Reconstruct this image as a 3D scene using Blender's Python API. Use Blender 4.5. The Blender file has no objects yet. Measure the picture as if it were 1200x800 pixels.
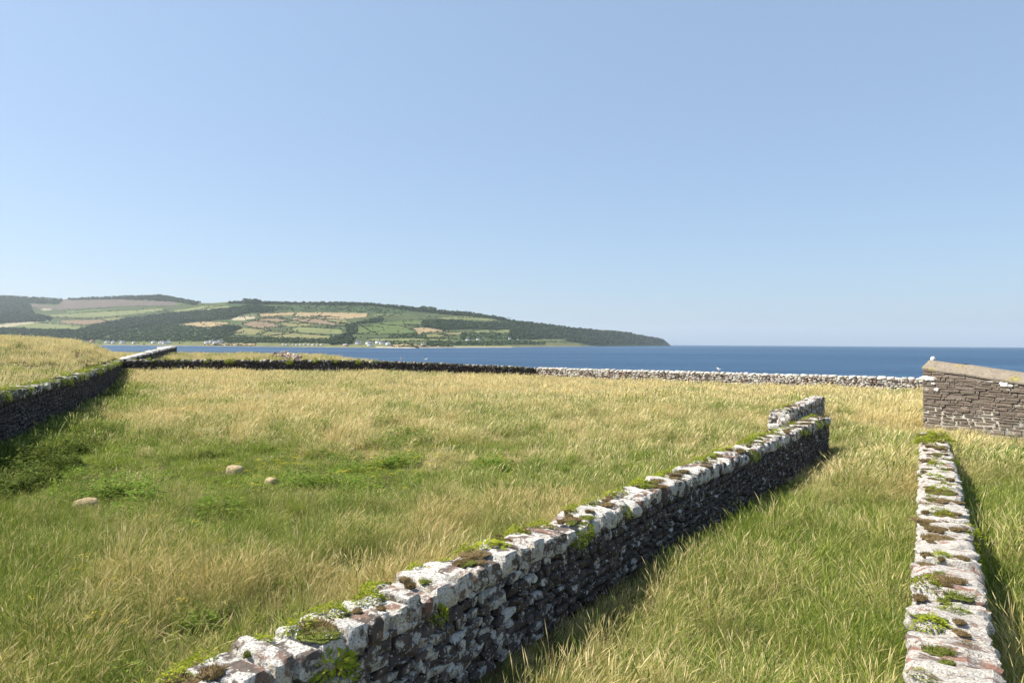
import bpy, bmesh, math, random
import numpy as np
from mathutils import Vector, Matrix, Euler, noise as mnoise

R = math.radians
SC = bpy.context.scene
COL = SC.collection
rng = np.random.default_rng(7)
random.seed(7)

# ------------------------------------------------------------------ camera, sky, sun, exposure
CAM_H = 4.2                       # eye height above the meadow
SEA_Z = -9.8
ROLL, PITCH, FPX = 0.0062, 2.4 / 800, 800.0
cam_d = bpy.data.cameras.new('camera')
cam_d.sensor_width = 36.0
cam_d.lens = 24.0
cam_d.clip_start = 0.1
cam_d.clip_end = 60000.0
cam = bpy.data.objects.new('camera', cam_d)
COL.objects.link(cam)
_right = Vector((1, 0, ROLL)).normalized()
_fwd = Vector((0, math.cos(PITCH), math.sin(PITCH)))
_up = _right.cross(_fwd).normalized()
_right = _fwd.cross(_up).normalized()
CAMROT = Matrix((_right, _up, -_fwd)).transposed()
cam.matrix_world = Matrix.Translation((0, 0, CAM_H)) @ CAMROT.to_4x4()
SC.camera = cam

SUN_DIR = Vector((-0.995, 0.10, 0))          # horizontal direction towards the sun
SUN_EL = R(52)
sun_vec = Vector((SUN_DIR.x * math.cos(SUN_EL), SUN_DIR.y * math.cos(SUN_EL), math.sin(SUN_EL)))
world = bpy.data.worlds.new('World')
SC.world = world
world.use_nodes = True
wn = world.node_tree
bg = wn.nodes['Background']
sky_n = wn.nodes.new('ShaderNodeTexSky')
sky_n.sky_type = 'NISHITA'
sky_n.sun_disc = False
sky_n.sun_elevation = SUN_EL
sky_n.sun_rotation = math.atan2(SUN_DIR.x, SUN_DIR.y)
sky_n.air_density = 1.0
sky_n.dust_density = 1.3
sky_n.ozone_density = 2.4
sky_n.altitude = 0
hz_mix = wn.nodes.new('ShaderNodeMix')            # thin even summer haze over the clear sky
hz_mix.data_type = 'RGBA'
hz_mix.inputs[0].default_value = 0.44
hz_mix.inputs[7].default_value = (3.65, 5.15, 7.25, 1)
wn.links.new(sky_n.outputs[0], hz_mix.inputs[6])
wn.links.new(hz_mix.outputs[2], bg.inputs[0])
bg.inputs[1].default_value = 0.076
sun_l = bpy.data.lights.new('sun', 'SUN')
sun_l.energy = 5.0
sun_l.angle = R(0.5)
sun_l.color = (1.0, 0.93, 0.82)
sun_o = bpy.data.objects.new('sun', sun_l)
COL.objects.link(sun_o)
sun_o.rotation_euler = sun_vec.to_track_quat('Z', 'Y').to_euler()
sun_o.location = (-60, 20, 60)
SC.view_settings.view_transform = 'Standard'
SC.view_settings.look = 'None'
SC.view_settings.exposure = 0.9
SC.view_settings.gamma = 1.0
SC.view_settings.use_curve_mapping = False
cy = SC.cycles
cy.use_denoising = True
cy.denoiser = 'OPENIMAGEDENOISE'
cy.denoising_input_passes = 'RGB_ALBEDO_NORMAL'
cy.max_bounces = 5
cy.diffuse_bounces = 3
cy.glossy_bounces = 2
cy.transmission_bounces = 3
cy.volume_bounces = 1
cy.transparent_max_bounces = 4
cy.use_adaptive_sampling = True
cy.adaptive_threshold = 0.015

# ------------------------------------------------------------------ helpers
def ray(u, v):
    """direction (with unit forward component) through a point of the 1200x800 photograph"""
    d = CAMROT @ Vector(((u - 600) / FPX, -(v - 400) / FPX, -1.0))
    return d / d.y

def at_depth(u, v, depth):
    d = ray(u, v)
    return Vector((d.x * depth, depth, CAM_H + d.z * depth))

def on_z(u, v, z=0.0):
    d = ray(u, v)
    t = (z - CAM_H) / d.z
    return Vector((d.x * t, t, z))

def S(t):
    t = np.clip(t, 0, 1)
    return t * t * (3 - 2 * t)

def tag(o, label=None, cat=None, group=None, kind=None):
    if label: o['label'] = label
    if cat: o['category'] = cat
    if group: o['group'] = group
    if kind: o['kind'] = kind
    return o

def empty(name, loc=(0, 0, 0), rz=0.0):
    o = bpy.data.objects.new(name, None)
    o.location = loc
    o.rotation_euler = (0, 0, rz)
    o.empty_display_size = 0.3
    COL.objects.link(o)
    return o

def link(name, mesh, parent=None, mat=None):
    o = bpy.data.objects.new(name, mesh)
    COL.objects.link(o)
    if mat is not None and not mesh.materials:
        mesh.materials.append(mat)
    if parent is not None:
        o.parent = parent
    return o

def mesh_np(name, verts, faces, mat=None, smooth=False):
    """verts (n,3); faces list of arrays, each (k,3) or (k,4)"""
    me = bpy.data.meshes.new(name)
    verts = np.asarray(verts, np.float32)
    me.vertices.add(len(verts))
    me.vertices.foreach_set('co', verts.ravel())
    idx = np.concatenate([f.ravel() for f in faces]).astype(np.int32)
    sizes = np.concatenate([np.full(len(f), f.shape[1], np.int32) for f in faces])
    starts = np.concatenate([[0], np.cumsum(sizes)[:-1]]).astype(np.int32)
    me.loops.add(len(idx))
    me.loops.foreach_set('vertex_index', idx)
    me.polygons.add(len(sizes))
    me.polygons.foreach_set('loop_start', starts)
    me.polygons.foreach_set('loop_total', sizes)
    if smooth:
        me.polygons.foreach_set('use_smooth', np.ones(len(sizes), bool))
    me.update(calc_edges=True)
    me.validate()
    if mat: me.materials.append(mat)
    return me

def set_attr(me, name, vals, kind='FLOAT', domain='POINT'):
    a = me.attributes.new(name, kind, domain)
    key = {'FLOAT': 'value', 'INT': 'value', 'FLOAT_VECTOR': 'vector', 'FLOAT_COLOR': 'color'}[kind]
    a.data.foreach_set(key, np.asarray(vals, np.int32 if kind == 'INT' else np.float32).ravel())

# value noise for layout (numpy, smooth)
_perm = np.random.default_rng(3).random((256, 256))
def vnoise(x, y, s=1.0, o=0.0):
    x = np.asarray(x, float) / s + 37.1 + o; y = np.asarray(y, float) / s + 91.7 + o * 1.7
    xi = np.floor(x).astype(int); yi = np.floor(y).astype(int)
    fx = x - xi; fy = y - yi
    fx = fx * fx * (3 - 2 * fx); fy = fy * fy * (3 - 2 * fy)
    g = lambda a, b: _perm[a % 256, b % 256]
    return (g(xi, yi) * (1 - fx) + g(xi + 1, yi) * fx) * (1 - fy) + (g(xi, yi + 1) * (1 - fx) + g(xi + 1, yi + 1) * fx) * fy

def fnoise(x, y, s, o=0.0):
    return 0.55 * vnoise(x, y, s, o) + 0.3 * vnoise(x, y, s * 0.45, o + 11) + 0.15 * vnoise(x, y, s * 0.2, o + 23)

# ------------------------------------------------------------------ materials
class NT:
    def __init__(self, name):
        self.m = bpy.data.materials.new(name)
        self.m.use_nodes = True
        self.t = self.m.node_tree
        self.b = self.t.nodes['Principled BSDF']
        self.out = self.t.nodes['Material Output']
    def n(self, typ, **kw):
        nd = self.t.nodes.new(typ)
        for k, v in kw.items():
            setattr(nd, k, v)
        return nd
    def l(self, a, b): self.t.links.new(a, b)
    def pos(self):
        return self.n('ShaderNodeNewGeometry').outputs['Position']
    def noise(self, scale, detail=3, rough=0.55, vec=None, dist=0.0):
        nd = self.n('ShaderNodeTexNoise')
        nd.inputs['Scale'].default_value = scale
        nd.inputs['Detail'].default_value = detail
        nd.inputs['Roughness'].default_value = rough
        nd.inputs['Distortion'].default_value = dist
        self.l(vec if vec is not None else self.pos(), nd.inputs['Vector'])
        return nd.outputs['Fac']
    def step(self, val, a, b, lo=0.0, hi=1.0):
        nd = self.n('ShaderNodeMapRange', interpolation_type='SMOOTHSTEP')
        self.l(val, nd.inputs[0])
        for i, x in enumerate((a, b, lo, hi)): nd.inputs[i + 1].default_value = x
        return nd.outputs[0]
    def mix(self, f, a, b):
        nd = self.n('ShaderNodeMix', data_type='RGBA')
        for sock, val in ((nd.inputs[0], f), (nd.inputs[6], a), (nd.inputs[7], b)):
            if isinstance(val, (int, float)): sock.default_value = val
            elif isinstance(val, tuple): sock.default_value = (*val, 1)
            else: self.l(val, sock)
        return nd.outputs[2]
    def math(self, op, a, b=0.0):
        nd = self.n('ShaderNodeMath', operation=op)
        for sock, val in ((nd.inputs[0], a), (nd.inputs[1], b)):
            if isinstance(val, (int, float)): sock.default_value = val
            else: self.l(val, sock)
        return nd.outputs[0]
    def bump(self, h, strength=0.5, dist=0.02):
        nd = self.n('ShaderNodeBump')
        nd.inputs['Strength'].default_value = strength
        nd.inputs['Distance'].default_value = dist
        self.l(h, nd.inputs['Height'])
        self.l(nd.outputs[0], self.b.inputs['Normal'])
    def base(self, c, rough=0.9, spec=0.2):
        if isinstance(c, tuple): self.b.inputs['Base Color'].default_value = (*c, 1)
        else: self.l(c, self.b.inputs['Base Color'])
        self.b.inputs['Roughness'].default_value = rough
        self.b.inputs['Specular IOR Level'].default_value = spec
        return self.m

def stone_mat(name, dark, mid, lichen, amount, brown=None, brown_amt=0.0, scale=1.0, specks=0.5, bumps=0.03, streak=None):
    """field stone with crusts of pale lichen; amount 0..1 is the covered share"""
    m = NT(name)
    p = m.pos()
    if streak is not None:                     # grain of the slabs runs across the wall
        mp0 = m.n('ShaderNodeMapping', vector_type='TEXTURE'); mp0.inputs['Rotation'].default_value = (0, 0, streak)
        mp0.inputs['Scale'].default_value = (0.38, 1.0, 1.0); m.l(p, mp0.inputs[0]); p = mp0.outputs[0]
    rnd = m.n('ShaderNodeObjectInfo').outputs['Random']
    cmb = m.n('ShaderNodeCombineXYZ')
    for i_, k_ in enumerate((37.0, 53.0, 29.0)): m.l(m.math('MULTIPLY', rnd, k_), cmb.inputs[i_])
    va = m.n('ShaderNodeVectorMath', operation='ADD'); m.l(p, va.inputs[0]); m.l(cmb.outputs[0], va.inputs[1]); p = va.outputs[0]
    c = m.mix(m.math('ADD', m.math('MULTIPLY', m.noise(9 * scale, 4, 0.6, p), 0.6), m.math('MULTIPLY', rnd, 0.4)), dark, mid)
    if brown:
        bn = m.noise(2.6 * scale, 3, 0.6, p)
        c = m.mix(m.step(bn, 0.62 - brown_amt, 0.66 - brown_amt), c, brown)
    big = m.noise(4.2 * scale, 5, 0.62, p, 0.4)
    th = 0.5 + (0.5 - amount) * 0.42
    big2 = m.math('ADD', big, m.math('MULTIPLY', m.math('SUBTRACT', rnd, 0.5), 0.16))
    lm = m.step(big2, th - 0.035, th + 0.05)
    vo = m.n('ShaderNodeTexVoronoi', feature='F1')
    vo.inputs['Scale'].default_value = 17 * scale
    m.l(p, vo.inputs['Vector'])
    wob = m.math('ADD', vo.outputs['Distance'], m.math('MULTIPLY', m.noise(40 * scale, 2, 0.5, p), 0.35))
    sp = m.step(wob, 0.34, 0.40, 1.0, 0.0)
    spm = m.math('MULTIPLY', sp, m.step(m.noise(3.1 * scale, 2, 0.5, p), 0.50 - 0.1 * specks, 0.54 - 0.1 * specks))
    lm = m.math('MAXIMUM', lm, m.math('MULTIPLY', spm, 0.9 if specks > 0 else 0.0))
    lc = m.mix(m.noise(22 * scale, 4, 0.65, p), tuple(x * 0.62 for x in lichen), tuple(min(1, x * 1.12) for x in lichen))
    lc = m.mix(m.step(m.noise(7 * scale, 3, 0.6, p), 0.56, 0.70), lc, tuple(x * y for x, y in zip(lichen, (0.74, 0.68, 0.55))))
    lc = m.mix(m.step(m.noise(3.3 * scale, 4, 0.7, p), 0.66, 0.72), lc, (0.40, 0.27, 0.06))
    lm = m.math('MULTIPLY', lm, m.step(m.noise(48 * scale, 4, 0.7, p), 0.36, 0.50, 0.15, 1.0))
    c = m.mix(lm, c, lc)
    h = m.math('ADD', m.noise(14 * scale, 6, 0.65, p), m.math('MULTIPLY', lm, 0.12))
    m.bump(h, 0.9, bumps)
    return m.base(c, 0.92, 0.15)

M = {}
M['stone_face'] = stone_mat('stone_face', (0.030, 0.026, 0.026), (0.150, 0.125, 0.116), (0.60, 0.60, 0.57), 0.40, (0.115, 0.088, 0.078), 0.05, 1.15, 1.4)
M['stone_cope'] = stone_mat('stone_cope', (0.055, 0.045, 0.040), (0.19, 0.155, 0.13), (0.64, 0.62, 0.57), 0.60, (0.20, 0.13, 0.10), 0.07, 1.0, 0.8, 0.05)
M['stone_slab'] = stone_mat('stone_slab', (0.11, 0.085, 0.072), (0.27, 0.20, 0.165), (0.66, 0.63, 0.57), 0.66, (0.28, 0.155, 0.115), 0.11, 1.0, 0.9, 0.06, math.atan2(5.1, 3.2))
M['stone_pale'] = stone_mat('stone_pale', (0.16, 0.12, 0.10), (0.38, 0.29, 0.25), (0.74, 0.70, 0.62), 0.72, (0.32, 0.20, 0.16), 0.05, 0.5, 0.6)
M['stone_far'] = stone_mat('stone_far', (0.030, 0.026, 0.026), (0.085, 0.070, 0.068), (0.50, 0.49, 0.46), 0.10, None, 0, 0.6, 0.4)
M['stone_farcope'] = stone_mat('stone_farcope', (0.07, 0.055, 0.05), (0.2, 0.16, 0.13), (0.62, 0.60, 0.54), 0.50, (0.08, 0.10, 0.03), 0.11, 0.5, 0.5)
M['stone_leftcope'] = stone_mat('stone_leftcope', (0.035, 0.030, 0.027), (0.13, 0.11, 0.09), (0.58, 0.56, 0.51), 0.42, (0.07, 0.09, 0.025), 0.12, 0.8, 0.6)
M['stone_block'] = stone_mat('stone_block', (0.105, 0.085, 0.068), (0.25, 0.205, 0.16), (0.50, 0.47, 0.41), 0.14, (0.20, 0.15, 0.115), 0.05, 0.9, 0.3, 0.03)
M['rubble'] = stone_mat('rubble', (0.17, 0.10, 0.08), (0.36, 0.23, 0.18), (0.70, 0.64, 0.56), 0.34, (0.30, 0.17, 0.13), 0.08, 0.8, 0.2)
M['boulder'] = stone_mat('boulder', (0.24, 0.175, 0.105), (0.38, 0.29, 0.175), (0.46, 0.37, 0.24), 0.45, (0.24, 0.19, 0.10), 0.08, 1.2, 0.0)

m = NT('core_earth'); M['core'] = m.base(m.mix(m.noise(6, 4), (0.016, 0.013, 0.011), (0.045, 0.036, 0.03)), 1.0, 0.05)

m = NT('soil_thatch')
p = m.pos()
c = m.mix(m.noise(0.35, 4, 0.6, p), (0.040, 0.046, 0.016), (0.12, 0.098, 0.044))
c = m.mix(m.step(m.noise(5.0, 5, 0.7, p), 0.4, 0.65), c, (0.07, 0.06, 0.026))
m.bump(m.noise(9, 5, 0.7, p), 1.0, 0.08)
M['soil'] = m.base(c, 1.0, 0.05)

def grass_mat(name, g1, g2, s1, s2, transl=0.35):
    """blade colour from each plant's own dryness and from base to tip"""
    m = NT(name)
    dry = m.n('ShaderNodeAttribute', attribute_type='INSTANCER', attribute_name='dry').outputs['Fac']
    t = m.n('ShaderNodeAttribute', attribute_type='GEOMETRY', attribute_name='t').outputs['Fac']
    bl = m.n('ShaderNodeAttribute', attribute_type='GEOMETRY', attribute_name='blade').outputs['Fac']
    rnd = m.n('ShaderNodeObjectInfo').outputs['Random']
    tone = m.math('MULTIPLY', m.math('ADD', rnd, bl), 0.5)
    green = m.mix(m.step(tone, 0.2, 0.8), g1, g2)
    straw = m.mix(bl, s1, s2)
    f = m.math('ADD', m.math('MULTIPLY', t, 0.45), m.math('SUBTRACT', dry, 0.36))
    f = m.math('ADD', f, m.math('MULTIPLY', m.math('SUBTRACT', bl, 0.5), 0.75))
    c = m.mix(m.step(f, 0.05, 0.75), green, straw)
    m.base(c, 0.65, 0.22)
    tr = m.n('ShaderNodeBsdfTranslucent')
    m.l(c, tr.inputs[0])
    mx = m.n('ShaderNodeMixShader'); mx.inputs[0].default_value = transl
    m.l(m.b.outputs[0], mx.inputs[1]); m.l(tr.outputs[0], mx.inputs[2])
    m.l(mx.outputs[0], m.out.inputs[0])
    return m.m
M['grass'] = grass_mat('grass_blades', (0.105, 0.178, 0.024), (0.36, 0.42, 0.064), (0.56, 0.45, 0.165), (0.80, 0.68, 0.385), 0.34)
M['turf'] = grass_mat('turf_blades', (0.17, 0.25, 0.036), (0.30, 0.36, 0.058), (0.48, 0.40, 0.14), (0.66, 0.55, 0.27), 0.40)

def leaf_mat(name, a, b, transl=0.3):
    m = NT(name)
    bl = m.n('ShaderNodeAttribute', attribute_type='GEOMETRY', attribute_name='blade').outputs['Fac']
    c = m.mix(bl, a, b)
    m.base(c, 0.8, 0.08)
    tr = m.n('ShaderNodeBsdfTranslucent'); m.l(c, tr.inputs[0])
    mx = m.n('ShaderNodeMixShader'); mx.inputs[0].default_value = transl
    m.l(m.b.outputs[0], mx.inputs[1]); m.l(tr.outputs[0], mx.inputs[2])
    m.l(mx.outputs[0], m.out.inputs[0])
    return m.m
M['fern'] = leaf_mat('fern_leaf', (0.14, 0.20, 0.016), (0.34, 0.36, 0.035))
M['weed'] = leaf_mat('weed_leaf', (0.075, 0.135, 0.018), (0.20, 0.28, 0.040))
M['flower'] = leaf_mat('yellow_petal', (0.75, 0.55, 0.02), (0.85, 0.68, 0.05), 0.1)
M['moss_green'] = leaf_mat('green_moss', (0.10, 0.115, 0.03), (0.22, 0.25, 0.05), 0.15)
M['moss'] = leaf_mat('moss_tuft', (0.15, 0.098, 0.055), (0.23, 0.185, 0.075), 0.15)

m = NT('sea_water')
p = m.pos()
mp = m.n('ShaderNodeMapping'); mp.inputs['Scale'].default_value = (0.35, 1.0, 1.0); m.l(p, mp.inputs[0])
w1 = m.noise(0.05, 6, 0.65, mp.outputs[0]); w2 = m.noise(0.5, 4, 0.6, mp.outputs[0])
m.bump(m.math('ADD', m.math('MULTIPLY', w1, 3.0), m.math('MULTIPLY', w2, 0.6)), 1.0, 1.2)
mp2 = m.n('ShaderNodeMapping'); mp2.inputs['Scale'].default_value = (0.12, 1.0, 1.0); m.l(p, mp2.inputs[0])
patch = m.step(m.noise(0.006, 5, 0.65, mp2.outputs[0]), 0.35, 0.7)
M['sea'] = m.base(m.mix(patch, (0.008, 0.036, 0.085), (0.030, 0.080, 0.142)), 0.42, 0.25)

m = NT('hill_land')
at = m.n('ShaderNodeAttribute', attribute_type='GEOMETRY', attribute_name='cover').outputs['Color']
p = m.pos()
n1 = m.noise(0.02, 5, 0.65, p)
hs = m.n('ShaderNodeHueSaturation'); m.l(at, hs.inputs['Color']); m.l(m.step(n1, 0.2, 0.8, 0.72, 1.28), hs.inputs['Value'])
M['hill'] = m.base(hs.outputs[0], 1.0, 0.05)
m = NT('tree_leaf'); rnd = m.n('ShaderNodeObjectInfo').outputs['Random']
M['tree'] = m.base(m.mix(rnd, (0.012, 0.026, 0.012), (0.060, 0.085, 0.030)), 1.0, 0.05)
m = NT('scrub_leaf'); rnd = m.n('ShaderNodeObjectInfo').outputs['Random']
M['scrub'] = m.base(m.mix(rnd, (0.018, 0.034, 0.014), (0.075, 0.10, 0.034)), 1.0, 0.05)

def plain(name, c, rough=0.8, var=0.12, s=3.0):
    m = NT(name)
    return m.base(m.mix(m.noise(s, 4), tuple(x * (1 - var) for x in c), tuple(min(1, x * (1 + var)) for x in c)), rough, 0.2)
M['white'] = plain('whitewash', (0.78, 0.77, 0.74))
M['cream'] = plain('cream_render', (0.62, 0.56, 0.46))
M['pink'] = plain('pink_render', (0.45, 0.27, 0.24))
M['slate'] = plain('slate_roof', (0.10, 0.10, 0.11))
M['redroof'] = plain('red_roof', (0.26, 0.13, 0.10))
M['greyroof'] = plain('grey_roof', (0.30, 0.31, 0.33))
M['gull_white'] = plain('gull_white', (0.82, 0.82, 0.82))
M['gull_grey'] = plain('gull_grey', (0.36, 0.38, 0.42))
M['gull_beak'] = plain('gull_beak', (0.65, 0.42, 0.05))

# ------------------------------------------------------------------ lie of the land
LW = [(-11.5, 8.0), (-14.5, 14.0), (-19.3, 25.6), (-24.3, 38.0), (-35.3, 60.0), (-46.0, 80.0)]     # left wall
RWALL = [(2.35, 3.2), (3.76, 5.8), (6.9, 10.9), (10.3, 16.5), (13.75, 22.3)]      # low slab-topped wall
SHORE = [(-200, -80), (-200, 118), (-120, 118), (-75, 128), (-40, 126), (-18, 110), (2, 93), (12, 86), (45, 66), (75, 46), (110, 20), (130, -80)]

def polyline_sd(x, y, pts):
    best = np.full(np.shape(x), 1e9); sgn = np.ones(np.shape(x))
    n = len(pts) - 1
    for i in range(n):
        (ax, ay), (bx, by) = pts[i], pts[i + 1]
        dx, dy = bx - ax, by - ay
        t = ((x - ax) * dx + (y - ay) * dy) / (dx * dx + dy * dy)
        lo = -1e9 if i == 0 else 0.0
        hi = 1e9 if i == n - 1 else 1.0
        tc = np.clip(t, lo, hi)
        px, py = x - ax - tc * dx, y - ay - tc * dy
        d = np.hypot(px, py)
        s = np.where(dx * (y - ay) - dy * (x - ax) > 0, 1.0, -1.0)
        upd = d < best
        best = np.where(upd, d, best); sgn = np.where(upd, s, sgn)
    return best * sgn

def poly_inside(x, y, pts):
    ins = np.zeros(np.shape(x), bool)
    n = len(pts)
    for i in range(n):
        (ax, ay), (bx, by) = pts[i], pts[(i + 1) % n]
        c = ((ay > y) != (by > y)) & (x < (bx - ax) * (y - ay) / (by - ay + 1e-12) + ax)
        ins ^= c
    return ins

def poly_dist(x, y, pts):
    best = np.full(np.shape(x), 1e9)
    for i in range(len(pts)):
        (ax, ay), (bx, by) = pts[i], pts[(i + 1) % len(pts)]
        dx, dy = bx - ax, by - ay
        t = np.clip(((x - ax) * dx + (y - ay) * dy) / (dx * dx + dy * dy), 0, 1)
        best = np.minimum(best, np.hypot(x - ax - t * dx, y - ay - t * dy))
    return best

def ground_z(x, y):
    x = np.asarray(x, float); y = np.asarray(y, float)
    z = 0.55 * S((y - 45) / 33) * S((6 - x) / 24) - 0.1 * S((y - 40) / 30)
    z = z + 1.42 * S((-16 - x) / 20) * np.exp(-((y - 113) / 16) ** 2) * S((y - 82) / 18)
    z = z + 0.16 * (fnoise(x, y, 7.0) - 0.5) + 0.22 * (vnoise(x, y, 1.9, 5) - 0.5) * (y < 60)
    # hollow with tussocks in the meadow
    z = z + 0.32 * S((-polyline_sd(x, y, RWALL) - 0.1) / 0.5) * S((25 - y) / 6)
    z = z - 0.22 * np.exp(-(((x + 9) / 9) ** 2 + ((y - 25) / 6) ** 2))
    sd = polyline_sd(x, y, LW)
    zl = 1.95 + 2.45 * (1 - np.exp(-np.clip(sd, 0, 200) / 2.4)) * S((y - 25) / 36) * (1 - S((y - 74) / 24)) + 0.25 * (fnoise(x, y, 9, 3) - 0.5)
    k = S((sd + 0.25) / 0.5) * (1 - S((y - 79) / 8))
    z = z * (1 - k) + zl * k
    ins = poly_inside(x, y, SHORE)
    d = poly_dist(x, y, SHORE) * np.where(ins, -1, 1)
    z = z - 16 * S((d + 2) / 60) - 6 * S((d - 10) / 60)
    return z

def gz(x, y): return float(ground_z(np.array([x]), np.array([y]))[0])

# ground sheet: finer near the camera
xs = np.concatenate([np.arange(-210, -60, 3.0), np.arange(-60, 45, 0.6), np.arange(45, 141, 3.0)])
ys = np.concatenate([np.arange(-90, 0, 5.0), np.arange(0, 90, 0.6), np.arange(90, 221, 2.5)])
gx, gy = np.meshgrid(xs, ys)
gzv = ground_z(gx, gy)
nx, ny = len(xs), len(ys)
ii = (np.arange(ny - 1)[:, None] * nx + np.arange(nx - 1)[None, :]).ravel()
quads = np.stack([ii, ii + 1, ii + 1 + nx, ii + nx], 1)
ground = link('ground', mesh_np('ground', np.stack([gx.ravel(), gy.ravel(), gzv.ravel()], 1), [quads], M['soil'], True))
tag(ground, 'grassy island ground with rough meadow inside stone walls', None, None, 'structure')

# sea: one sheet out to the horizon
rad = [0, 200, 600, 1500, 4000, 9000, 17000]
ring = 96
sv = [(0, 0, SEA_Z)]
for r_ in rad[1:]:
    for k in range(ring):
        a = 2 * math.pi * k / ring
        sv.append((r_ * math.cos(a), r_ * math.sin(a), SEA_Z))
tri = np.array([(0, 1 + k, 1 + (k + 1) % ring) for k in range(ring)])
qd = np.array([(1 + j * ring + k, 1 + (j + 1) * ring + k, 1 + (j + 1) * ring + (k + 1) % ring, 1 + j * ring + (k + 1) % ring)
               for j in range(len(rad) - 2) for k in range(ring)])
sea = link('sea', mesh_np('sea', sv, [tri, qd], M['sea'], True))
tag(sea, 'calm blue sea reaching to the horizon', None, None, 'structure')

# ------------------------------------------------------------------ the coast across the water
def interp(u, table):
    a = np.array(table, float)
    return np.interp(u, a[:, 0], a[:, 1])
SKY = [(-260, 352), (-100, 347), (0, 346), (20, 348), (50, 350), (74, 351), (80, 350), (110, 349), (150, 347.5), (190, 346), (205, 348), (215, 350.5), (235, 355), (250, 355),
       (270, 353.5), (290, 352), (340, 354), (380, 355), (420, 355), (450, 357), (480, 360), (500, 363), (550, 366.5), (575, 369.5), (592, 373.5), (620, 377.5),
       (640, 379.5), (660, 382.5), (680, 384.5), (700, 386), (720, 387), (738, 389.5), (750, 392.5), (770, 395.5), (777, 397), (782, 401), (786, 404.5)]
RSH = [(-260, 2600), (0, 2450), (150, 2300), (330, 2000), (480, 1800), (600, 2400), (690, 3800), (745, 5000), (786, 6200)]
RRG = [(-260, 6500), (0, 6200), (200, 5600), (240, 4600), (300, 4000), (480, 3700), (600, 3900), (690, 4700), (745, 5600), (786, 6400)]

def horizon_v(u):
    return 402.4 + (np.asarray(u, float) - 600) * ROLL

def shore_v(u):
    return horizon_v(u) + (CAM_H - SEA_Z) / interp(u, RSH) * FPX

def cover_depth(u, v):
    """distance of the hillside seen at (u, v)"""
    vs, vr = shore_v(u), interp(u, SKY)
    t = np.clip((vs - v) / np.maximum(vs - vr, 0.5), 0, 1)
    return interp(u, RSH) + (interp(u, RRG) - interp(u, RSH)) * t ** 1.15

def hill_pt(u, v):
    u = np.asarray(u, float); v = np.asarray(v, float)
    dep = cover_depth(u, v)
    cr = np.array(CAMROT)
    lx, ly = (u - 600) / FPX, -(v - 400) / FPX
    d = [cr[i, 0] * lx + cr[i, 1] * ly - cr[i, 2] for i in range(3)]
    return d[0] / d[1] * dep, dep, CAM_H + d[2] / d[1] * dep

C = dict(pasture=(0.056, 0.072, 0.030), green=(0.082, 0.112, 0.038), lime=(0.135, 0.150, 0.062), tan=(0.255, 0.195, 0.11), brown=(0.165, 0.125, 0.078),
         olive=(0.15, 0.145, 0.064), heath=(0.105, 0.087, 0.072), pale=(0.28, 0.25, 0.17), plant=(0.040, 0.066, 0.026), wood=(0.024, 0.037, 0.017),
         shore=(0.13, 0.135, 0.06), sand=(0.32, 0.28, 0.21), cliff=(0.27, 0.22, 0.18))
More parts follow.
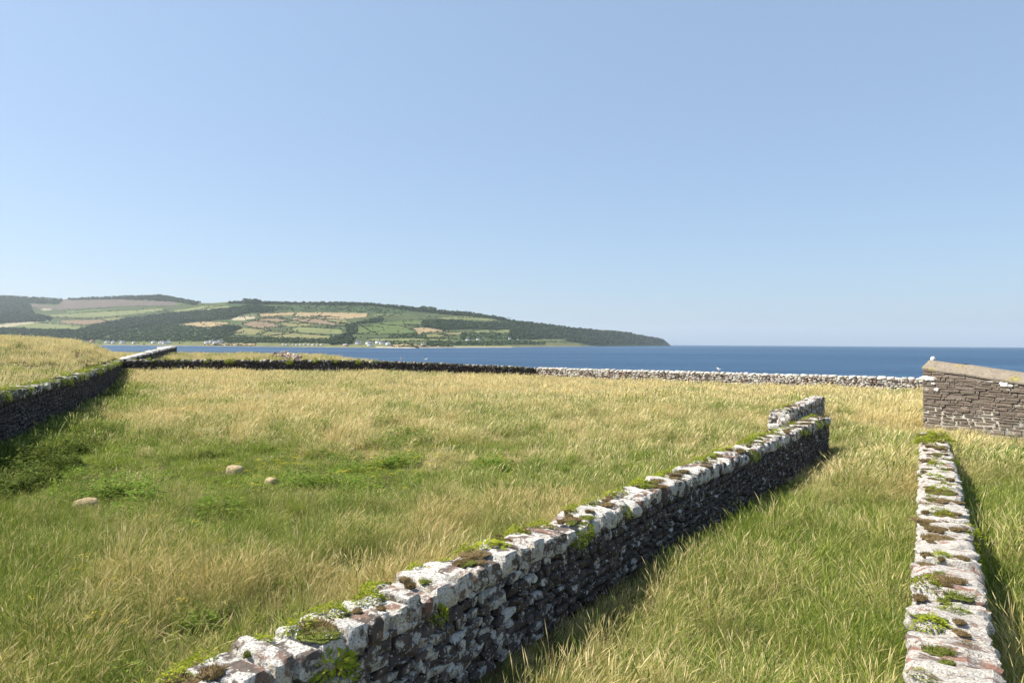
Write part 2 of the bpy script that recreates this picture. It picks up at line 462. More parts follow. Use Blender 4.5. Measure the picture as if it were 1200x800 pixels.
# land parcels as seen across the water: (cover, outline)
F = [
 ('heath', [(-260, 366), (-100, 358), (0, 352), (66, 359), (75, 351), (140, 350), (205, 352), (205, 358), (140, 358.5), (70, 363), (0, 366), (-260, 380)]),
 ('pasture', [(38, 360), (70, 363), (140, 359), (205, 358), (240, 357), (240, 363), (200, 366), (150, 371), (100, 374), (60, 373), (45, 368)]),
 ('lime', [(52, 369), (95, 366.5), (140, 364), (188, 361.5), (196, 363.5), (150, 369), (105, 372.5), (62, 372)]),
 ('green', [(75, 364), (120, 361.5), (128, 364), (80, 367)]),
 ('pale', [(48, 362), (62, 361.5), (62, 363), (50, 364)]),
 ('pale', [(-60, 386), (0, 380.5), (45, 376), (46, 378.5), (0, 383), (-60, 389)]),
 ('lime', [(6, 384), (40, 378.5), (70, 379.5), (97, 382), (90, 386), (40, 385.5)]),
 ('brown', [(72, 375.5), (118, 374), (126, 376.5), (102, 380), (72, 378.5)]),
 ('olive', [(120, 373.5), (146, 371), (140, 374.5), (126, 376)]),
 ('lime', [(203, 364), (238, 358.5), (254, 358), (236, 362), (205, 366)]),
 ('lime', [(236, 362.5), (262, 358.3), (285, 357.5), (284, 360), (244, 363.5)]),
 ('tan', [(212, 380.5), (245, 377), (270, 378), (262, 381), (245, 384), (222, 382)]),
 ('pale', [(272, 372), (300, 369), (300, 372), (286, 375.5), (272, 375)]),
 ('green', [(342, 361.8), (360, 361.8), (360, 364), (342, 364)]),
 ('plant', [(262, 356), (340, 355.5), (420, 357), (500, 364), (470, 367.5), (400, 365.5), (345, 365), (300, 366), (270, 360)]),
 ('tan', [(302, 368), (345, 366), (345, 369), (306, 371)]),
 ('tan', [(350, 366), (400, 365.8), (432, 366.5), (430, 371), (400, 372.5), (375, 372), (346, 370)]),
 ('brown', [(343, 371.2), (375, 373), (402, 380), (390, 382.5), (372, 379.5), (342, 374)]),
 ('olive', [(376, 373), (402, 373), (412, 377), (402, 379)]),
 ('brown', [(284, 379), (300, 375.5), (320, 378), (331, 383.5), (310, 386), (286, 382)]),
 ('olive', [(325, 378), (345, 374.5), (370, 380), (360, 383.5), (336, 382.5)]),
 ('brown', [(303, 373), (325, 371.5), (342, 373.5), (324, 377), (303, 375)]),
 ('olive', [(273, 388), (285, 384), (305, 386.5), (310, 388), (300, 393), (275, 391.5)]),
 ('lime', [(335, 387), (350, 384.5), (400, 387), (402, 391), (350, 390.5)]),
 ('olive', [(305, 394), (313, 389), (360, 392), (390, 394), (388, 397), (320, 396)]),
 ('lime', [(438, 368), (470, 368), (470, 370), (438, 370.3)]),
 ('green', [(440, 378.5), (495, 375), (498, 376), (493, 382), (470, 383), (440, 380)]),
 ('green', [(416, 384.5), (440, 380.5), (470, 383), (486, 388), (486, 391), (418, 391.5)]),
 ('tan', [(484, 384.5), (525, 386), (526, 388.5), (490, 391)]),
 ('pasture', [(500, 371), (600, 373), (600, 377), (540, 375), (500, 376)]),
 ('lime', [(510, 371.5), (550, 369.5), (590, 373.5), (580, 376), (520, 374.5)]),
 ('olive', [(519, 390.5), (545, 389.5), (547, 393), (525, 394)]),
 ('lime', [(430, 396.5), (530, 395.5), (530, 399), (436, 399.5)]),
 ('olive', [(496, 392), (518, 391), (522, 394.5), (500, 395)]),
 ('lime', [(554, 388), (572, 385.5), (576, 390), (560, 391)]),
 ('lime', [(574, 385.5), (598, 384), (599, 389), (581, 391)]),
 ('lime', [(620, 397.8), (663, 397.8), (660, 400), (622, 399.8)]),
 ('shore', [(600, 400.5), (680, 402.5), (680, 407), (600, 409)]),
 ('shore', [(120, 401), (260, 401.3), (400, 402.8), (470, 402), (600, 404), (600, 409), (400, 410), (120, 407)]),
 ('tan', [(240, 402.5), (300, 402.5), (300, 405), (240, 404.5)]),
 ('tan', [(458, 403), (510, 404), (530, 406), (460, 406.3)]),
 ('cliff', [(696, 385.5), (710, 385.5), (706, 389.5), (698, 389)]),
 ('cliff', [(735, 389), (752, 392), (750, 398), (737, 395)]),
]
WOODS = [   # outline, trees per square pixel of the photograph, tree height range, kind (0 wood, 1 scrub)
 ([(-260, 352), (0, 346.5), (74, 350.5), (69, 357), (30, 355), (0, 352), (-260, 360)], 1.2, (9, 13), 0),
 ([(79, 350), (150, 347), (190, 346), (235, 354.5), (228, 358), (204, 353.5), (140, 350.8), (80, 351.6)], 1.3, (9, 13), 0),
 ([(-260, 362), (0, 352.5), (20, 352), (36, 358), (40, 368), (62, 373), (60, 376), (0, 379), (-260, 384)], 0.8, (10, 15), 0),
 ([(-260, 388), (0, 385), (90, 387.5), (110, 380.5), (150, 373), (204, 367), (204, 381), (150, 386), (110, 399), (-260, 400)], 0.75, (9, 14), 0),
 ([(118, 398), (150, 386), (205, 380), (240, 385), (262, 388), (270, 396), (250, 400), (118, 400)], 0.55, (6, 11), 1),
 ([(200, 367), (250, 363.5), (300, 357.5), (322, 361), (320, 366), (290, 368), (270, 374.5), (230, 378), (205, 381)], 0.9, (8, 13), 0),
 ([(245, 385), (275, 382), (284, 385), (270, 391), (275, 393), (255, 396)], 0.6, (7, 11), 0),
 ([(262, 396), (390, 398.5), (388, 402.3), (262, 401.3)], 0.8, (5, 9), 1),
 ([(418, 379), (448, 371.5), (448, 376.5), (425, 381)], 1.0, (7, 11), 0),
 ([(386, 397), (408, 392), (415, 397), (412, 403), (388, 404)], 0.6, (7, 11), 0),
 ([(404, 383), (416, 380), (420, 390), (408, 394)], 0.7, (6, 10), 0),
 ([(495, 376.5), (535, 375), (560, 378), (604, 377), (604, 386), (550, 386), (520, 388), (495, 384)], 0.8, (7, 11), 0),
 ([(598, 376.5), (620, 378), (660, 383), (700, 387), (738, 390), (750, 393), (770, 396), (780, 400), (775, 403.5), (690, 404), (664, 400), (664, 397), (618, 397), (598, 399)], 0.75, (7, 13), 0),
 ([(500, 400), (600, 400), (640, 401), (640, 404), (500, 404.6)], 0.7, (4, 8), 1),
 ([(265, 354.5), (290, 352.8), (340, 355), (420, 355.5), (480, 360.5), (500, 363.5), (550, 367), (592, 374), (600, 377), (560, 371.5), (500, 366.5), (440, 358.5), (330, 356.7), (268, 356)], 1.0, (8, 14), 0),
 ([(492, 361.5), (510, 363.5), (508, 366), (494, 365)], 2.0, (14, 20), 0),
 ([(286, 351.5), (304, 352.5), (303, 355), (286, 354)], 1.6, (10, 15), 0),
 ([(300, 361), (342, 358.5), (345, 364), (302, 366)], 0.35, (5, 9), 1),
 ([(345, 357), (420, 358), (495, 365), (470, 367), (400, 364.5), (362, 364)], 0.25, (5, 9), 1),
 ([(455, 392), (500, 391.5), (500, 395.5), (456, 396)], 0.35, (4, 8), 1),
 ([(540, 391), (600, 390), (600, 399), (540, 398)], 0.35, (5, 9), 1),
]
us = np.arange(-260, 787, 1.0)
NT_ = 84
tt = np.linspace(0, 1, NT_)
UU = np.repeat(us[None, :], NT_, 0)
VS, VR = shore_v(us), interp(us, SKY)
VV = VS[None, :] + (VR - VS)[None, :] * tt[:, None]
hx, hy, hz = hill_pt(UU, VV)
rel = np.sin(np.clip(tt, 0, 1) * math.pi)[:, None]
hz = hz + rel * ((fnoise(hx, hy, 420) - 0.5) * 16)
hz[0] = SEA_Z - 1.0
cov = np.empty(UU.shape + (3,)); cov[:] = C['pasture']
cov *= (0.85 + 0.5 * fnoise(hx, hy, 300, 9))[..., None]
wob_u = (vnoise(hx, hy, 60, 2) - 0.5) * 2.0
wob_v = (vnoise(hx, hy, 60, 8) - 0.5) * 0.8
for name, pts in F:
    cov[poly_inside(UU + wob_u, VV + wob_v, pts)] = C[name]
for pts, dens, hr, kd in WOODS:
    cov[poly_inside(UU, VV, pts)] = C['wood'] if kd == 0 else C['plant']
cov[:1] = C['sand']; cov[1:3][:, (us > 440) & (us < 700)] = C['sand']
# beyond the ridge the land falls away
bx_, by_, bz_, bc_ = [hx], [hy], [hz], [cov]
for k, (dr, dz) in enumerate(((150, 12), (500, 60), (1300, 260))):
    f = (hy[-1] + dr) / hy[-1]
    bx_.append((hx[-1] * f)[None]); by_.append((hy[-1] * f)[None]); bz_.append(np.maximum(hz[-1] - dz, SEA_Z - 6)[None] if k < 2 else np.full((1, len(us)), SEA_Z - 6.0)); bc_.append(cov[-1:])
hx, hy, hz, cov = (np.concatenate(a, 0) for a in (bx_, by_, bz_, bc_))
nr, nc = hx.shape
ii = (np.arange(nr - 1)[:, None] * nc + np.arange(nc - 1)[None, :]).ravel()
quads = np.stack([ii, ii + 1, ii + 1 + nc, ii + nc], 1)
me = mesh_np('hills', np.stack([hx.ravel(), hy.ravel(), hz.ravel()], 1), [quads], M['hill'], True)
set_attr(me, 'cover', np.concatenate([cov.reshape(-1, 3), np.ones((cov.size // 3, 1))], 1), 'FLOAT_COLOR')
hills = link('hills', me)
tag(hills, 'far green coast with fields, hedges and wooded hills across the water', None, None, 'structure')

def hill_surface(u, v):
    x, y, z = hill_pt(u, v)
    vs, vr = shore_v(u), interp(u, SKY)
    t = np.clip((vs - v) / np.maximum(vs - vr, 0.5), 0, 1)
    return x, y, z + np.sin(t * math.pi) * ((fnoise(x, y, 420) - 0.5) * 16)

# --- geometry-node scatter of plant meshes over points
HIDDEN = {}
def source_collection(name, meshes):
    c = bpy.data.collections.new(name)
    for k, me in enumerate(meshes):
        o = bpy.data.objects.new('%s_%02d' % (name, k), me)
        c.objects.link(o)
    return c

def scatter(name, pts, rot, scl, kind, dry, coll, label):
    me = bpy.data.meshes.new(name)
    me.vertices.add(len(pts))
    me.vertices.foreach_set('co', np.asarray(pts, np.float32).ravel())
    set_attr(me, 'rot', rot, 'FLOAT_VECTOR'); set_attr(me, 'scl', scl, 'FLOAT_VECTOR')
    set_attr(me, 'kind', kind, 'INT'); set_attr(me, 'dry', dry, 'FLOAT')
    o = link(name, me)
    g = bpy.data.node_groups.new(name + '_scatter', 'GeometryNodeTree')
    g.interface.new_socket('Geometry', in_out='INPUT', socket_type='NodeSocketGeometry')
    g.interface.new_socket('Geometry', in_out='OUTPUT', socket_type='NodeSocketGeometry')
    gi, go = g.nodes.new('NodeGroupInput'), g.nodes.new('NodeGroupOutput')
    iop = g.nodes.new('GeometryNodeInstanceOnPoints')
    ci = g.nodes.new('GeometryNodeCollectionInfo')
    ci.inputs['Collection'].default_value = coll
    ci.inputs['Separate Children'].default_value = True
    ci.inputs['Reset Children'].default_value = True
    g.links.new(gi.outputs[0], iop.inputs['Points'])
    g.links.new(ci.outputs[0], iop.inputs['Instance'])
    iop.inputs['Pick Instance'].default_value = True
    for nm, typ, sock in (('kind', 'INT', 'Instance Index'), ('rot', 'FLOAT_VECTOR', 'Rotation'), ('scl', 'FLOAT_VECTOR', 'Scale')):
        na = g.nodes.new('GeometryNodeInputNamedAttribute'); na.data_type = typ
        na.inputs['Name'].default_value = nm
        g.links.new(na.outputs[0], iop.inputs[sock])
    g.links.new(iop.outputs[0], go.inputs[0])
    md = o.modifiers.new('scatter', 'NODES'); md.node_group = g
    tag(o, label, None, None, 'stuff')
    return o

# --- far tree crowns: lumpy, made of several clumps
def crown_mesh(name, seed, mat, clumps=7, tall=1.0):
    r = random.Random(seed)
    bm = bmesh.new()
    for k in range(clumps):
        a = r.uniform(0, 6.28); rr = r.uniform(0.1, 0.33); h = r.uniform(0.3, 0.85) * tall
        sz = r.uniform(0.17, 0.30)
        t = bmesh.new(); bmesh.ops.create_icosphere(t, subdivisions=1, radius=sz)
        for v in t.verts:
            v.co *= r.uniform(0.7, 1.25)
            v.co += Vector((math.cos(a) * rr, math.sin(a) * rr, h))
        tm = bpy.data.meshes.new('t'); t.to_mesh(tm); t.free(); bm.from_mesh(tm); bpy.data.meshes.remove(tm)
    bmesh.ops.create_cone(bm, cap_ends=False, segments=5, radius1=0.04, radius2=0.03, depth=0.5, matrix=Matrix.Translation((0, 0, 0.22)))
    me = bpy.data.meshes.new(name); bm.to_mesh(me); bm.free(); me.materials.append(mat)
    return me
treeC = source_collection('far_tree', [crown_mesh('far_tree%d' % k, 50 + k, M['tree'], 8, 1.0 if k < 3 else 1.1) for k in range(5)])
scrubC = source_collection('far_scrub', [crown_mesh('far_scrub%d' % k, 80 + k, M['scrub'], 6, 0.75) for k in range(4)])

def poly_samples(pts, dens):
    a = np.array(pts); lo, hi = a.min(0), a.max(0)
    lo = np.maximum(lo, (-120, 0))
    n = int((hi[0] - lo[0]) * (hi[1] - lo[1]) * dens)
    q = lo + rng.random((max(n, 1), 2)) * (hi - lo)
    return q[poly_inside(q[:, 0], q[:, 1], pts)]

def put_trees(name, uv, hts, coll, nkinds, label):
    x, y, z = hill_surface(uv[:, 0], uv[:, 1])
    n = len(uv)
    rot = np.zeros((n, 3)); rot[:, 2] = rng.random(n) * 6.28
    w = hts * (1.0 + 0.5 * rng.random(n))
    scatter(name, np.stack([x, y, z - 0.1 * hts], 1), rot, np.stack([w, w, hts * 1.05], 1), rng.integers(0, nkinds, n), rng.random(n), coll, label)

tw, th_, sw, sh_ = [], [], [], []
for pts, dens, hr, kd in WOODS:
    q = poly_samples(pts, dens)
    h = rng.uniform(hr[0], hr[1], len(q))
    if kd == 0: tw.append(q); th_.append(h)
    else: sw.append(q); sh_.append(h)
put_trees('woodland', np.concatenate(tw), np.concatenate(th_), treeC, 5, 'dark woods covering the slopes and ridges of the far coast')
# hedges round the parcels
for name, pts in F:
    if name in ('shore', 'sand', 'cliff', 'heath', 'plant', 'pale'): continue
    for i in range(len(pts)):
        (ax, ay), (bx, by) = pts[i], pts[(i + 1) % len(pts)]
        L = math.hypot(bx - ax, by - ay)
        if rng.random() < 0.15: continue
        n = int(L * 1.3) + 1
        t = rng.random(n)
        q = np.stack([ax + (bx - ax) * t, ay + (by - ay) * t], 1) + rng.normal(0, 0.25, (n, 2)) * (1, 0.5)
        sw.append(q); sh_.append(rng.uniform(2.0, 5.0, n) * np.where(rng.random(n) < 0.1, 1.7, 1))
for k in range(46):
    u0, v0 = rng.uniform(150, 600), rng.uniform(366, 400)
    L, sl = rng.uniform(12, 50), rng.choice((0.09, -0.1, 0.03, 0.5, -0.45))
    n = int(L * 1.2); t = rng.random(n)
    q = np.stack([u0 + L * t / (1 + 2 * abs(sl)), v0 + sl * L * t / (1 + 2 * abs(sl))], 1) + rng.normal(0, 0.2, (n, 2)) * (1, 0.5)
    sw.append(q); sh_.append(rng.uniform(2.5, 6.0, n))
q = np.stack([rng.uniform(0, 700, 500), rng.uniform(362, 404, 500)], 1)
q = q[(q[:, 1] > interp(q[:, 0], SKY) + 4)]
sw.append(q); sh_.append(rng.uniform(3, 7, len(q)))
put_trees('hedgerow', np.concatenate(sw), np.concatenate(sh_), scrubC, 4, 'hedges and scattered bushes between the fields of the far coast')

# --- houses along the far shore
def box_np(x0, x1, y0, y1, z0, z1):
    v = np.array([(x, y, z) for z in (z0, z1) for y in (y0, y1) for x in (x0, x1)], float)
    f = np.array([(0, 2, 3, 1), (4, 5, 7, 6), (0, 1, 5, 4), (2, 6, 7, 3), (0, 4, 6, 2), (1, 3, 7, 5)])
    return v, f

def join_np(name, pieces, mat, smooth=False):
    vs, fs, o = [], [], 0
    for v, f in pieces:
        vs.append(v); fs.append(f + o); o += len(v)
    by = {}
    for f in fs: by.setdefault(f.shape[1], []).append(f)
    return mesh_np(name, np.concatenate(vs), [np.concatenate(b) for b in by.values()], mat, smooth)

_house_mesh = {}
def house(u, v, w=9, d=6, h=4.5, rh=2.8, wall='white', roof='slate', rz=0.0, label='', group=None, name='house'):
    x, y, z = (float(a[0]) for a in hill_surface(np.array([u]), np.array([v])))
    e = empty(name, (x, y, max(z, SEA_Z + 1.0) - 0.8), rz - 0.95)
    tag(e, label, 'house', group)
    key = (w, d, h, rh, wall, roof)
    if key not in _house_mesh:
        bv, bf = box_np(-w / 2, w / 2, -d / 2, d / 2, 0, h)
        gv = np.array([(s * w / 2, yy, zz) for s in (-1, 1) for yy, zz in ((-d / 2, h), (d / 2, h), (0, h + rh))], float)
        gf = np.array([(0, 1, 2), (3, 5, 4)])
        wm = join_np('wall', [(bv, bf), (gv, gf)], M[wall])
        o_, t = 0.35, 0.25
        sl = rh / (d / 2)
        pr = []
        for s in (-1, 1):
            a = np.array([(xx, s * yy, zz + k) for xx in (-w / 2 - o_, w / 2 + o_) for yy, zz in ((d / 2 + o_, h - sl * o_ + 0.05), (0, h + rh + 0.05)) for k in (0, t)], float)
            pr.append((a, np.array([(0, 2, 3, 1), (4, 5, 7, 6), (0, 1, 5, 4), (2, 6, 7, 3), (0, 4, 6, 2), (1, 3, 7, 5)])))
        rm = join_np('roof', pr, M[roof])
        cm = join_np('chimney', [box_np(-0.5, 0.5, -0.45, 0.45, 0, 1.9)], M[wall])
        wn_ = join_np('window', [box_np(-0.6, 0.6, -0.06, 0.06, 0, 1.3)], M['slate'])
        _house_mesh[key] = (wm, rm, cm, wn_)
    wm, rm, cm, wn_ = _house_mesh[key]
    link('wall', wm, e); r = link('roof', rm, e)
    for s in (-1, 1):
        c = link('chimney', cm, r); c.location = (s * (w / 2 - 0.8), 0, h + rh - 0.9)
    for k in (-1, 0, 1):
        a = link('window', wn_, e); a.location = (k * w * 0.3, -d / 2 - 0.03, h * 0.45)
    return e

G = 'white houses along the far shore'
for (u, v, w, rz) in [(126, 402.6, 10, 1.2), (133, 403, 9, 0.2), (143.5, 403, 9, 1.4), (180, 403, 10, 0.3), (188, 403.4, 9, 0.1), (193, 403.6, 9, 1.2), (198, 403.2, 11, 0.2),
                      (242, 403.4, 10, 0.1), (247.5, 402.6, 9, 0.9), (252, 403.6, 9, 0.2), (258, 402.6, 11, 1.3), (420, 403.6, 9, 1.3), (432, 403.6, 10, 0.4), (434, 405.8, 9, 1.2),
                      (443, 402.6, 9, 0.2), (448, 403.6, 9, 1.3), (455, 404.6, 8, 0.1)]:
    house(u, v - 0.3, w * 1.6, 10, 7.5, 3.6, 'white', 'slate', rz * 0.5, 'small white house with a slate roof in the village on the far shore', G)
house(157, 402.8, 22, 8, 6, 3, 'white', 'redroof', 0.1, 'large white house with red roof among the woods on the far shore')
house(108, 401.5, 24, 9, 8, 4, 'pink', 'redroof', 0.15, 'pink house with red roof below dark woods on the far shore')
house(405, 405.0, 28, 7, 4, 2.2, 'pink', 'greyroof', 0.05, 'long low pinkish building with grey roof at the water edge')
house(495, 404.2, 12, 6.5, 4.5, 3, 'white', 'slate', 0.1, 'lone white house with dark roof on the bare part of the far shore')
house(548, 398.6, 15, 7, 5, 3.2, 'white', 'slate', 0.25, 'white farmhouse with dark trees behind it on the far slope')
house(560.5, 398.8, 15, 7, 5, 3.2, 'white', 'slate', 0.9, 'white farm building turned gable on below small green fields')
house(597, 398.2, 13, 7, 5, 3, 'white', 'slate', 0.1, 'white cottage standing alone above scrub near the wooded headland')
house(607, 398.8, 10, 6, 4, 3, 'white', 'slate', 1.2, 'small white gabled cottage at the edge of the headland woods')
G2 = 'pale caravans in a row on the far shore'
for u in (332, 336, 343, 348, 352, 357, 362, 367, 372, 377):
    house(u, 404.6 + 0.3 * math.sin(u), 11, 5, 4.2, 0.7, 'white' if u % 3 else 'cream', 'greyroof', 0.15 * math.sin(u * 3), 'pale caravan in the row on the low green shore', G2, 'caravan')
G3 = 'farm buildings on the upper slope'
for (u, v, w) in [(45, 375.5, 18), (56, 376.5, 22), (69, 378.0, 16), (86, 365.5, 26)]:
    house(u, v, w, 9, 4.5, 3, 'cream', 'greyroof', 0.2, 'cream farm building with grey roof among fields on the far upper slope', G3, 'farm_building')

# ------------------------------------------------------------------ stones and walls
def hull_stone(name, seed, n=18, mat=None):
    r = random.Random(seed)
    bm = bmesh.new()
    for k in range(n):
        d = Vector((r.gauss(0, 1), r.gauss(0, 1), r.gauss(0, 1))).normalized()
        p = Vector([math.copysign(abs(c) ** 0.42, c) for c in d])
        mx = max(abs(c) for c in p)
        p /= mx
        p *= r.uniform(0.86, 1.0)
        bm.verts.new(p)
    res = bmesh.ops.convex_hull(bm, input=bm.verts)
    junk = [g for g in res['geom_interior'] if isinstance(g, bmesh.types.BMVert)]
    if junk: bmesh.ops.delete(bm, geom=junk, context='VERTS')
    bmesh.ops.recalc_face_normals(bm, faces=bm.faces)
    me = bpy.data.meshes.new(name); bm.to_mesh(me); bm.free()
    if mat: me.materials.append(mat)
    return me

def rock_mesh(name, seed, mat, cuts=4, k=6.0, amp=0.16, freq=1.1, layered=0.0, chips=0):
    """rounded, weathered block: a subdivided box pulled in at the corners and pushed about by noise"""
    bm = bmesh.new()
    bmesh.ops.create_cube(bm, size=2.0)
    bmesh.ops.subdivide_edges(bm, edges=bm.edges, cuts=cuts, use_grid_fill=True)
    off = Vector((seed * 3.17, seed * 1.71, seed * 0.77))
    rc = random.Random(seed * 13 + 5)
    chip_planes = []
    for _ in range(chips):
        d = Vector((rc.uniform(-1, 1), rc.uniform(-1, 1), rc.uniform(-0.6, 1.0))).normalized()
        ext = abs(d.x) + abs(d.y) + abs(d.z)
        chip_planes.append((d, ext * rc.uniform(0.66, 0.86)))
    for v in bm.verts:
        p = v.co.copy()
        ln = (abs(p.x) ** k + abs(p.y) ** k + abs(p.z) ** k) ** (1 / k)
        p = p / ln
        nse = mnoise.noise(p * freq + off) * amp + mnoise.noise(p * freq * 2.6 + off) * amp * 0.6 + mnoise.noise(p * freq * 6 + off) * amp * 0.25
        q = p * (1 + nse * (0.45 if chips else 1.0))
        for cn, cd in chip_planes:
            dd = q.dot(cn) - cd
            if dd > 0: q -= cn * dd * 0.92
        v.co = q
        if layered: v.co.z += layered * mnoise.noise(Vector((p.x * 1.3, p.y * 3.0, 0)) + off)
    me = bpy.data.meshes.new(name); bm.to_mesh(me); bm.free()
    me.materials.append(mat)
    return me

HULLS = [hull_stone('rubble_stone%d' % k, 100 + k, 20) for k in range(14)]
def mesh_arrays(me):
    v = np.empty(len(me.vertices) * 3, np.float32); me.vertices.foreach_get('co', v)
    me.calc_loop_triangles()
    f = np.empty(len(me.loop_triangles) * 3, np.int32); me.loop_triangles.foreach_get('vertices', f)
    return v.reshape(-1, 3), f.reshape(-1, 3)
HULL_NP = [mesh_arrays(h) for h in HULLS]

class Line:
    """wall centre line with base and top heights at each bend"""
    def __init__(self, pts):
        self.p = np.array(pts, float)          # x, y, zbase, ztop
        seg = np.diff(self.p[:, :2], axis=0)
        self.l = np.hypot(seg[:, 0], seg[:, 1])
        self.s = np.concatenate([[0], np.cumsum(self.l)])
        self.L = self.s[-1]
    def at(self, s):
        x, y, zb, zt = (np.interp(s, self.s, self.p[:, k]) for k in range(4))
        i = int(np.clip(np.searchsorted(self.s, s) - 1, 0, len(self.l) - 1))
        d = (self.p[i + 1, :2] - self.p[i, :2]) / self.l[i]
        return x, y, zb, zt, d

def xform(v, loc, ang, scale, tilt=(0, 0)):
    Rm = np.array(Euler((tilt[0], tilt[1], ang)).to_matrix())
    return (v * scale) @ Rm.T + loc

def build_wall(name, label, line, thick, cope, stone, mats, single_stones=0, single_cope=0, sides=(-1, 1), seed=1, cope_meshes=None, cope_over=0.04, ends=(True, True), group=None, mess=1.0):
    """cope = (length range, height), stone = (length range, height range)"""
    r = random.Random(seed)
    root = empty(name, (line.p[0, 0], line.p[0, 1], line.p[0, 2]))
    tag(root, label, 'stone wall', group)
    o = Vector(root.location)
    ov = np.array(o)
    # core
    vs = []
    n = max(2, int(line.L / 1.0))
    for k in range(n + 1):
        x, y, zb, zt, d = line.at(line.L * k / n)
        nrm = np.array((-d[1], d[0]))
        for s in (-1, 1):
            for z in (zb - 0.4, zt - cope[1] * 0.75):
                q = np.array((x, y)) + nrm * s * (thick / 2 - 0.10)
                vs.append((q[0] - ov[0], q[1] - ov[1], z - ov[2]))
    fs = []
    for k in range(n):
        a, b = 4 * k, 4 * k + 4
        fs += [(a, b, b + 1, a + 1), (a + 2, a + 3, b + 3, b + 2), (a + 1, b + 1, b + 3, a + 3)]
    fs += [(0, 1, 3, 2), (4 * n, 4 * n + 2, 4 * n + 3, 4 * n + 1)]
    link('rubble_core', mesh_np('rubble_core', vs, [np.array(fs)], M['core']), root)
    # face stones
    items = []
    runs = [(line, s) for s in sides]
    for ln, side in runs:
        zmax = max(p[3] - p[2] for p in ln.p)
        z = -0.1
        while z < zmax:
            hgt = r.uniform(*stone[1])
            s = -r.uniform(0, 0.2)
            while s < ln.L:
                w = r.uniform(*stone[0])
                h2 = hgt * r.uniform(0.78, 1.18)
                sc_ = s + w / 2
                x, y, zb, zt, d = ln.at(min(max(sc_, 0), ln.L))
                zc = zb + z + hgt / 2 + 0.05 * mess * math.sin(sc_ * 1.3 + z * 4)
                if zc < zt - cope[1] * 0.62:
                    nrm = np.array((-d[1], d[0])) * side
                    dep = r.uniform(0.10, 0.16)
                    off = thick / 2 - dep + r.uniform(-0.02, 0.03)
                    loc = np.array((x + nrm[0] * off, y + nrm[1] * off, zc + r.uniform(-0.02, 0.02) * mess))
                    ang = math.atan2(d[1], d[0]) + r.uniform(-0.1, 0.1) * mess
                    items.append((side, loc, ang, (w / 2 * 1.0, dep, h2 / 2 * 1.0), (r.uniform(-0.08, 0.08) * mess, r.uniform(-0.14, 0.14) * mess), r.randrange(len(HULLS))))
                s += w * 0.965
            z += hgt * 0.95
    # end faces
    for which, on in enumerate(ends):
        if not on: continue
        x, y, zb, zt, d = line.at(0.0 if which == 0 else line.L)
        d = -d if which == 0 else d
        nrm = np.array((-d[1], d[0]))
        z = -0.1
        while z < zt - zb - cope[1] * 0.7:
            hgt = r.uniform(*stone[1]); t = -thick / 2
            while t < thick / 2 - 0.05:
                w = r.uniform(stone[0][0], stone[0][1])
                c = min(t + w / 2, thick / 2 - w * 0.3)
                loc = np.array((x + nrm[0] * c - d[0] * 0.03, y + nrm[1] * c - d[1] * 0.03, zb + z + hgt / 2))
                items.append((0, loc, math.atan2(nrm[1], nrm[0]), (w / 2, 0.12, hgt / 2), (0, r.uniform(-0.1, 0.1)), r.randrange(len(HULLS))))
                t += w
            z += hgt * 0.95
    def nearness(it):
        return math.hypot(it[1][0], it[1][1]) + (1000 if (it[1][1] < 4.6) else 0) + (500 if it[0] != sides[0] else 0)
    items.sort(key=nearness)
    face_me = [h.copy() for h in HULLS] if single_stones else []
    for h in face_me: h.materials.append(M[mats[0]])
    for it in items[:single_stones]:
        ob = link('stone', face_me[it[5]], root)
        ob.location = it[1] - ov
        ob.rotation_euler = (it[4][0], it[4][1], it[2]); ob.scale = it[3]
    rest = items[single_stones:]
    if rest:
        pieces = [(xform(HULL_NP[it[5]][0], it[1] - ov, it[2], np.array(it[3]), it[4]), HULL_NP[it[5]][1]) for it in rest]
        ob = link('stonework', join_np('stonework', pieces, M[mats[0]]), root)
        ob['kind'] = 'stuff'
    # coping
    copes = []
    s = 0.0
    while s < line.L - 0.05:
        w = min(r.uniform(*cope[0]), line.L - s)
        x, y, zb, zt, d = line.at(s + w / 2)
        nrm = np.array((-d[1], d[0]))
        hh = cope[1] * r.uniform(0.84, 1.13) if cope[1] > 0.3 else cope[1] * r.uniform(0.86, 1.16)
        c = r.uniform(-0.03, 0.03)
        loc = np.array((x + nrm[0] * c, y + nrm[1] * c, zt - cope[1] + hh / 2 + r.uniform(-0.015, 0.015)))
        copes.append((loc, math.atan2(d[1], d[0]) + r.uniform(-0.09, 0.09) * mess, (w / 2 * 0.985, thick / 2 + cope_over * r.uniform(0.3, 1.4), hh / 2),
                      (r.uniform(-0.07, 0.07), r.uniform(-0.11, 0.11)), r.randrange(1000)))
        s += w * 0.985
    order = sorted(range(len(copes)), key=lambda k: math.hypot(*copes[k][0][:2]) + (1000 if copes[k][0][1] < 3.8 else 0))
    singles = set(order[:single_cope])
    pieces = []
    for k, c in enumerate(copes):
        if k in singles:
            ob = link('coping_stone', cope_meshes[c[4] % len(cope_meshes)], root)
            ob.location = c[0] - ov; ob.rotation_euler = (c[3][0], c[3][1], c[1]); ob.scale = c[2]
        else:
            v, f = HULL_NP[c[4] % len(HULL_NP)]
            pieces.append((xform(v, c[0] - ov, c[1], np.array(c[2]), c[3]), f))
    if pieces:
        ob = link('coping', join_np('coping', pieces, M[mats[1]]), root)
        ob['kind'] = 'stuff'
    return root

